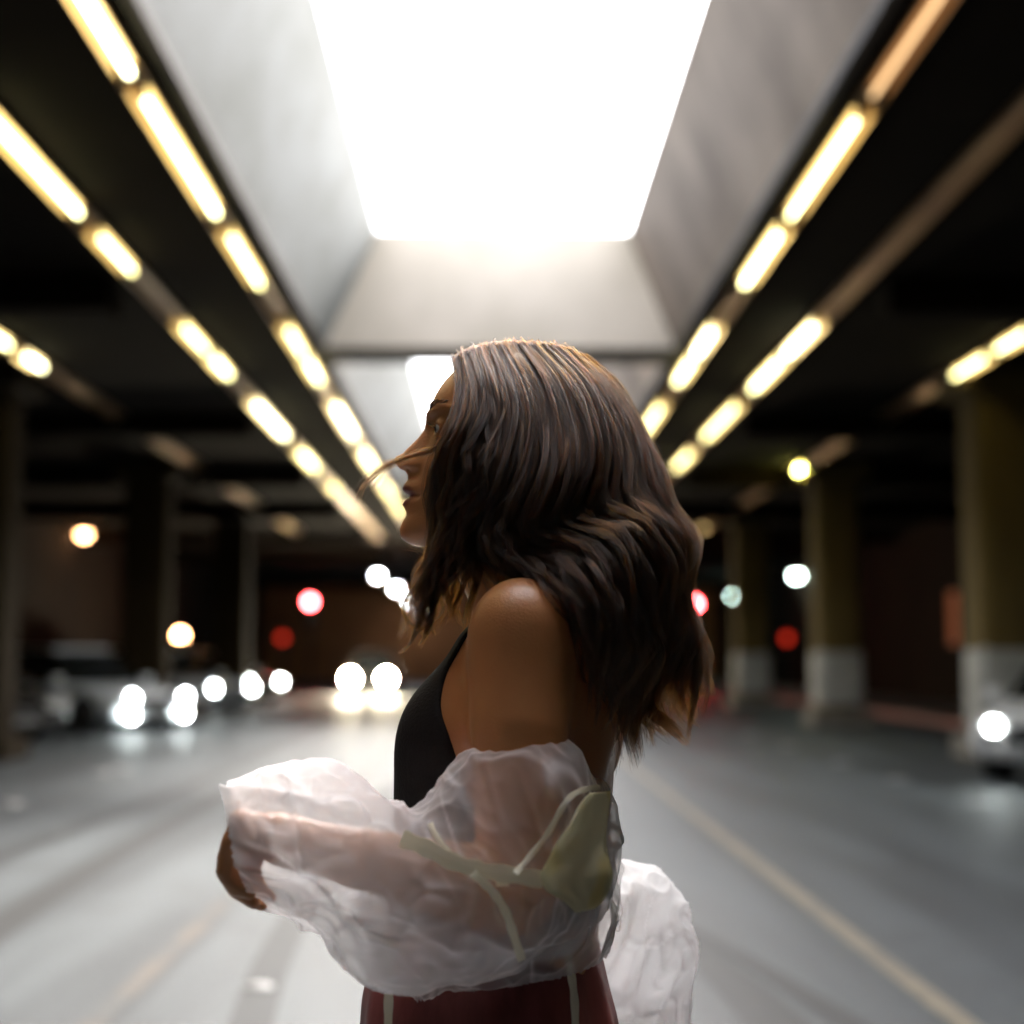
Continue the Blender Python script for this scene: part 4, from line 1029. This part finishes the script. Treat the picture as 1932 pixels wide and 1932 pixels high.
# near-side guides from the brow round to the back of the head: px, py, Y
N_ = 1.70
GD = [
 [(860, 672, 1.690), (868, 715, 1.655), (862, 765, 1.632), (846, 812, 1.622), (828, 856, 1.625), (815, 905, 1.630), (816, 960, 1.640), (822, 1010, 1.645), (812, 1068, 1.640), (795, 1120, 1.635), (784, 1170, 1.635), (776, 1205, 1.640), (762, 1226, 1.650)],
 [(872, 662, 1.690), (886, 715, 1.645), (884, 775, 1.620), (864, 830, 1.610), (845, 890, 1.612), (836, 950, 1.620), (838, 1010, 1.630), (834, 1065, 1.630), (818, 1115, 1.625), (803, 1160, 1.625), (796, 1195, 1.630), (782, 1212, 1.640)],
 [(892, 654, 1.690), (912, 715, 1.635), (916, 790, 1.608), (896, 860, 1.598), (872, 930, 1.602), (862, 990, 1.612), (868, 1045, 1.618), (866, 1080, 1.615), (856, 1105, 1.612), (850, 1128, 1.615)],
 [(912, 649, 1.690), (938, 720, 1.630), (948, 800, 1.600), (930, 880, 1.590), (904, 945, 1.592), (888, 1000, 1.600), (896, 1045, 1.606), (915, 1070, 1.600), (930, 1090, 1.590), (950, 1100, 1.580)],
 [(930, 646, 1.690), (964, 720, 1.628), (978, 800, 1.596), (966, 880, 1.582), (940, 945, 1.584), (915, 1000, 1.590), (925, 1045, 1.592), (975, 1075, 1.570), (1030, 1095, 1.545), (1075, 1130, 1.520), (1100, 1200, 1.530), (1108, 1270, 1.55), (1122, 1340, 1.57)],
 [(948, 645, 1.690), (990, 720, 1.628), (1008, 800, 1.594), (1000, 880, 1.578), (972, 950, 1.578), (950, 1005, 1.582), (985, 1040, 1.580), (1040, 1055, 1.560), (1085, 1085, 1.530), (1115, 1140, 1.520), (1130, 1220, 1.535), (1135, 1300, 1.56), (1152, 1370, 1.58)],
 [(966, 644, 1.692), (1014, 716, 1.630), (1036, 800, 1.594), (1032, 880, 1.576), (1006, 950, 1.574), (990, 1000, 1.576), (1030, 1028, 1.574), (1080, 1040, 1.555), (1120, 1075, 1.535), (1150, 1140, 1.53), (1160, 1230, 1.55), (1158, 1310, 1.575), (1180, 1395, 1.60)],
 [(984, 644, 1.694), (1036, 714, 1.632), (1064, 800, 1.597), (1064, 880, 1.577), (1042, 950, 1.573), (1030, 990, 1.574), (1068, 1012, 1.570), (1115, 1020, 1.555), (1155, 1060, 1.545), (1180, 1130, 1.55), (1188, 1220, 1.57), (1180, 1310, 1.595), (1190, 1380, 1.61), (1196, 1432, 1.62)],
 [(1002, 645, 1.696), (1058, 712, 1.636), (1090, 795, 1.602), (1094, 875, 1.581), (1076, 945, 1.574), (1072, 980, 1.574), (1110, 996, 1.570), (1152, 1005, 1.560), (1186, 1050, 1.555), (1205, 1130, 1.565), (1210, 1220, 1.59), (1200, 1310, 1.615), (1210, 1390, 1.63), (1216, 1438, 1.64)],
 [(1020, 647, 1.698), (1078, 710, 1.642), (1114, 790, 1.608), (1122, 870, 1.588), (1112, 935, 1.580), (1115, 968, 1.580), (1150, 980, 1.576), (1190, 995, 1.570), (1215, 1045, 1.570), (1228, 1120, 1.585), (1232, 1210, 1.61), (1222, 1290, 1.635), (1218, 1350, 1.65), (1222, 1410, 1.66)],
 [(1040, 650, 1.700), (1098, 710, 1.650), (1136, 785, 1.618), (1150, 865, 1.598), (1146, 925, 1.590), (1155, 955, 1.588), (1188, 970, 1.586), (1222, 990, 1.582), (1240, 1040, 1.585), (1245, 1110, 1.600), (1250, 1190, 1.62), (1245, 1260, 1.645), (1225, 1310, 1.66), (1228, 1345, 1.665), (1268, 1374, 1.67), (1298, 1404, 1.675)],
 [(1060, 655, 1.702), (1116, 712, 1.660), (1156, 782, 1.632), (1176, 855, 1.613), (1178, 915, 1.603), (1190, 945, 1.600), (1222, 965, 1.600), (1250, 990, 1.598), (1262, 1035, 1.602), (1262, 1100, 1.615), (1272, 1160, 1.63), (1285, 1220, 1.650), (1280, 1280, 1.665), (1262, 1325, 1.675), (1275, 1360, 1.68), (1292, 1385, 1.69)],
 [(1078, 661, 1.705), (1132, 714, 1.672), (1172, 780, 1.648), (1198, 850, 1.632), (1206, 905, 1.622), (1220, 940, 1.618), (1248, 965, 1.618), (1274, 995, 1.618), (1284, 1040, 1.622), (1278, 1095, 1.632), (1288, 1150, 1.645), (1302, 1205, 1.658), (1304, 1265, 1.672), (1290, 1320, 1.685), (1296, 1365, 1.695)],
 [(1094, 668, 1.708), (1144, 716, 1.688), (1182, 775, 1.668), (1212, 840, 1.655), (1228, 890, 1.648), (1244, 930, 1.642), (1270, 965, 1.64), (1295, 1000, 1.642), (1302, 1045, 1.645), (1294, 1090, 1.652), (1300, 1140, 1.660), (1310, 1195, 1.670), (1316, 1255, 1.685), (1308, 1315, 1.700), (1300, 1372, 1.71)],
 [(1104, 674, 1.712), (1152, 720, 1.705), (1190, 776, 1.698), (1222, 835, 1.690), (1244, 880, 1.682), (1260, 925, 1.675), (1282, 965, 1.672), (1304, 1005, 1.672), (1310, 1045, 1.675), (1302, 1085, 1.680), (1306, 1120, 1.688), (1298, 1160, 1.695), (1312, 1210, 1.705), (1318, 1260, 1.715), (1306, 1310, 1.72)],
]
# pull the roots down on the scalp for the far half by mirroring across the head
GN = np.stack([resample(g, NP) for g in GD])
for i in range(len(GN)):
    t_ = np.linspace(0, 1, NP); am = (17 if i < 11 else 9) if i > 3 else 6
    if i >= 7: GN[i, :, 0] -= (i - 6) * 2.2 * np.exp(-((GN[i, :, 1] - 975) / 70) ** 2)
    if i >= 9: GN[i, :, 0] -= (i - 8) * 3.4 * np.exp(-((GN[i, :, 1] - 1125) / 48) ** 2)
    GN[i, :, 0] += am * np.sin(2 * math.pi * 2.1 * t_ + i * .55) * t_ ** 1.2; GN[i, :, 2] += .010 * np.sin(2 * math.pi * 2.4 * t_ + i * .8 + 1) * t_
FAR = GN.copy(); FAR[..., 2] = 2 * 1.712 - FAR[..., 2]; FAR[..., 0] -= 10 * np.linspace(0, 1, NP)[None, :] ** 1.5; FAR[..., 1] = 655 + (FAR[..., 1] - 655) * .985
strands = []; widths = []
rs = np.random.RandomState(11)
def smooth_noise(n, m, freq, amp):
    """n smooth random curves of m points"""
    ph = rs.rand(n, 3) * 6.28; fr = freq * (.6 + .8 * rs.rand(n, 3)); t = np.linspace(0, 1, m)[None, :]
    return amp * sum(np.sin(6.28 * fr[:, i:i + 1] * t + ph[:, i:i + 1]) / (i + 1) for i in range(3))
def field(GX, n_clumps, per, spread, jit, seed_len=(.86, 1.0), wav=2.0):
    n = len(GX)
    t = np.linspace(0, 1, NP)
    cu = np.sort(rs.rand(n_clumps)) * (n - 1.001)
    i0 = cu.astype(int); f = (cu - i0)[:, None, None]
    Cc = GX[i0] * (1 - f) + GX[i0 + 1] * f
    env = (t ** 1.0)[None, :]
    hx = rs.rand(n_clumps, 1) * 6.28; hf = 2.6 + 1.6 * rs.rand(n_clumps, 1); he = np.clip((t[None, :] - .22) / .5, 0, 1) ** 1.3; ha = (4 + 13 * rs.rand(n_clumps, 1) ** 1.3) * he
    dx = smooth_noise(n_clumps, NP, wav, 1) * env * wav_px + ha * np.sin(6.28 * hf * t[None, :] + hx); dy = smooth_noise(n_clumps, NP, wav, 1) * env * wav_px * .5; dz = smooth_noise(n_clumps, NP, wav, 1) * env * .010 + ha * .0009 * np.cos(6.28 * hf * t[None, :] + hx)
    Cc = Cc + np.stack([dx, dy, dz], -1)
    Cc[..., 2] += (rs.rand(n_clumps, 1) - .45) * .045 * (1 - t[None, :]) ** 6
    Cc[..., 1] += rs.rand(n_clumps, 1) * 4 * (1 - t[None, :]) ** 6
    Cc[..., 2] += (rs.rand(n_clumps, 1) - .35) * .034 * np.clip(t * 2.2 + .12, 0, 1)[None, :]
    W = np.repeat(P_arr(Cc), per, axis=0); m = len(W)
    # children: an elliptical bundle that narrows toward the tip
    lc = (.70 + .30 * rs.rand(n_clumps) ** .5).repeat(per)
    rad = spread * (.45 + 1.1 * np.sin(np.pi * np.clip(t * .9 + .08, 0, 1)) ** .8 * (1 - .55 * t))[None, :]
    tw = (rs.rand(n_clumps) * 6.28).repeat(per)[:, None] + np.linspace(0, 2.0, NP)[None, :] * (rs.rand(n_clumps) * 2 - 1).repeat(per)[:, None]
    a = rs.rand(m)[:, None] * 6.28 + tw; r = np.sqrt(rs.rand(m))[:, None] * rad
    W = W + np.stack([np.cos(a) * r, np.sin(a) * r * .6, np.sin(a + .6) * r * .55], -1)
    fz = np.stack([smooth_noise(m, NP, 3.5, jit) for _ in range(3)], -1) * (t[None, :, None] ** .8)
    W = W + fz
    ln = (seed_len[0] + (seed_len[1] - seed_len[0]) * rs.rand(m) ** .4) * lc
    tt = np.clip(np.linspace(0, 1, NP)[None, :] * ln[:, None] * (NP - 1), 0, NP - 1.001); ii = tt.astype(int); ff_ = (tt - ii)[..., None]
    ar = np.arange(m)[:, None]
    return W[ar, ii] * (1 - ff_) + W[ar, ii + 1] * ff_
wav_px = 15
HS = [field(GN, 300, 56, .0046, .0009, wav=1.5), field(GN, 500, 10, .0022, .0018), field(FAR, 130, 50, .008, .0015)]
# outer layer of loose wavy locks lying proud of the mass
OUT = GN.copy(); OUT[..., 2] -= .012 * np.sin(np.pi * np.linspace(.05, 1, NP))[None, :]; 
wav_px = 25
HS += [field(OUT, 110, 46, .0030, .0008, wav=1.9), field(OUT, 160, 12, .0016, .0022, wav=2.2)]
wav_px = 4
def lock(pts, n, r0, r1, jit=.0008, lens=(.8, 1.0)):
    g = P_arr(resample(pts, NP)); t = np.linspace(0, 1, NP)
    a = rs.rand(n, 1) * 6.28 + rs.rand() * 3 * t[None, :]; r = np.sqrt(rs.rand(n, 1)) * (r0 + (r1 - r0) * t)[None, :]
    W = g[None] + np.stack([np.cos(a) * r, np.sin(a) * r, np.sin(a + .9) * r], -1) + np.stack([smooth_noise(n, NP, 2.5, jit) for _ in range(3)], -1) * t[None, :, None]
    ln = lens[0] + (lens[1] - lens[0]) * rs.rand(n); tt = np.clip(t[None, :] * ln[:, None] * (NP - 1), 0, NP - 1.001); ii = tt.astype(int); f_ = (tt - ii)[..., None]; ar = np.arange(n)[:, None]
    return W[ar, ii] * (1 - f_) + W[ar, ii + 1] * f_
HS += [
 # flying lock across the nose
 *[lock([(872, 700, 1.66), (868, 770, 1.64), (850, 822 + a, 1.635), (815, 848 + a, 1.645), (775, 860 + b, 1.655), (735, 876 + b, 1.66), (700 + c, 900 + b, 1.665), (680 + c, 925 + b, 1.67), (672 + c, 948 + d_, 1.67)], nn, .0035, .0016, .0012, (.8, 1.0))
   for a, b, c, d_, nn in ((0, 0, 0, 0, 34), (3, 2, 6, 6, 26), (-4, -3, -10, -18, 18), (5, 6, 14, -6, 16), (2, -2, -2, 14, 14), (8, 10, 24, 4, 8))],
 lock([(872, 710, 1.66), (862, 790, 1.64), (835, 836, 1.64), (790, 850, 1.65), (745, 868, 1.66), (712, 880, 1.665), (690, 886, 1.67)], 22, .004, .003, .002, (.8, 1.0)),
 lock([(876, 690, 1.66), (862, 760, 1.635), (838, 805, 1.63), (816, 838, 1.64), (800, 852, 1.65)], 26, .004, .003, .002, (.7, 1.0)),
 lock([(850, 840, 1.64), (826, 880, 1.64), (806, 930, 1.645), (812, 990, 1.65), (800, 1030, 1.65)], 30, .005, .004, .002, (.7, 1.0)),
 # front locks under the chin
 lock([(862, 960, 1.64), (852, 1040, 1.64), (822, 1095, 1.635), (800, 1140, 1.635), (788, 1185, 1.64), (768, 1222, 1.65), (752, 1228, 1.66)], 160, .006, .0035),
 lock([(872, 960, 1.63), (868, 1050, 1.63), (836, 1110, 1.625), (815, 1150, 1.625), (808, 1190, 1.63), (790, 1218, 1.64)], 140, .006, .0035),
 lock([(880, 980, 1.62), (884, 1060, 1.62), (872, 1110, 1.615), (860, 1150, 1.615), (872, 1185, 1.62)], 120, .006, .004),
 lock([(900, 980, 1.61), (905, 1060, 1.61), (898, 1105, 1.605), (884, 1150, 1.60), (880, 1190, 1.61)], 120, .006, .005),
 lock([(840, 900, 1.66), (830, 1000, 1.66), (812, 1050, 1.66), (790, 1042, 1.665), (762, 1036, 1.67)], 8, .002, .004, .002),
 lock([(850, 980, 1.67), (848, 1050, 1.67), (822, 1100, 1.68), (806, 1080, 1.68), (800, 1060, 1.68)], 22, .006, .010, .004),
 # tail tips at the back
 lock([(1200, 1180, 1.62), (1215, 1270, 1.63), (1226, 1335, 1.64), (1262, 1368, 1.65), (1302, 1408, 1.66)], 200, .009, .004),
 lock([(1260, 1150, 1.64), (1300, 1230, 1.66), (1312, 1300, 1.68), (1304, 1350, 1.69), (1298, 1400, 1.69)], 150, .007, .003),
 lock([(1150, 1200, 1.60), (1170, 1300, 1.62), (1192, 1380, 1.64), (1205, 1445, 1.65)], 260, .014, .008),
 lock([(1120, 1180, 1.60), (1140, 1290, 1.62), (1172, 1370, 1.64), (1168, 1430, 1.65), (1160, 1480, 1.65)], 14, .004, .003),
]
for k in range(230):   # strays
    i = rs.randint(0, len(GD)); g = GN[i].copy(); g[:, 0] += smooth_noise(1, NP, 1.5, 1)[0] * 14 * np.linspace(0, 1, NP) + rs.randn() * 4; g[:, 1] += smooth_noise(1, NP, 1.5, 1)[0] * 10 * np.linspace(0, 1, NP) - 9 * rs.rand() ** 2; g[:, 2] -= .012 * rs.rand()
    HS.append(lock([tuple(q) for q in g[::4]], 3, .001, .003, .003))
def hair_obj(name, A, mat, parent, r0, r1, rand=.3):
    cu = bpy.data.hair_curves.new(name); n, m = A.shape[:2]
    cu.add_curves([m] * n)
    cu.attributes['position'].data.foreach_set('vector', A.astype(np.float32).ravel())
    t = np.linspace(0, 1, m)[None, :]; r = (r0 + (r1 - r0) * t ** 1.5) * (1 + rand * (rs.rand(n, 1) - .5))
    ra = cu.attributes.get('radius') or cu.attributes.new('radius', 'FLOAT', 'POINT')
    ra.data.foreach_set('value', r.astype(np.float32).ravel())
    cu.materials.append(mat)
    o = bpy.data.objects.new(name, cu); C.objects.link(o); o.parent = parent
    return o
HA = np.concatenate(HS)
# keep the strands out of the head
hc = np.array(P(972, 820, YM)); er = np.array((.0985, .081, .1015))
q = (HA - hc) / er; l = np.linalg.norm(q, axis=-1, keepdims=True); HA = np.where(l < 1, hc + q / np.maximum(l, 1e-3) * er, HA)
hair_obj('hair', HA, M['hair'], person, .00013, .00005)
S.cycles_curves.shape = 'RIBBONS' if hasattr(S, 'cycles_curves') else 'RIBBONS'
# eyebrows and lashes
def brow(s_):
    A = []
    for k in range(260):
        u = rs.rand(); v0 = rs.rand() - .5
        yl = YM + s_ * (.012 + .036 * u); z0 = zz(776) + .004 * math.sin(u * 2.6) + v0 * .0075 * (1 - .55 * u)
        zi = np.interp(z0, bz[::-1], bx[::-1]); x0 = zi + (yl - YM) ** 2 / .104 - .0035
        p = np.array((x0, yl, z0)); dv = np.array((.3, s_ * .8, .55 - .6 * u)) * .0085
        A.append([p + dv * t + np.array((-.0012 * math.sin(3.1 * t), 0, 0)) for t in np.linspace(0, 1, 5)])
    return np.array(A)
hair_obj('eyebrow', brow(-1), M['brow'], person, .00022, .00008); hair_obj('eyebrow', brow(1), M['brow'], person, .00022, .00008)
for s_ in (-1, 1):
    A = []
    for k in range(60):
        a = (k / 59 - .5) * 1.9; p = np.array((EY[0] - .0130 * math.cos(a), YM + s_ * .031 + .0130 * math.sin(a), EY[2] + .0030 * math.cos(a * 1.2)))
        A.append([p + np.array((-.0085 * math.cos(a), .0085 * math.sin(a) * .8, 0)) * t + np.array((0, 0, -.001 + .005 * t * t)) * t for t in np.linspace(0, 1, 5)])
    hair_obj('eyelashes', np.array(A), M['brow'], person, .00014, .00004)
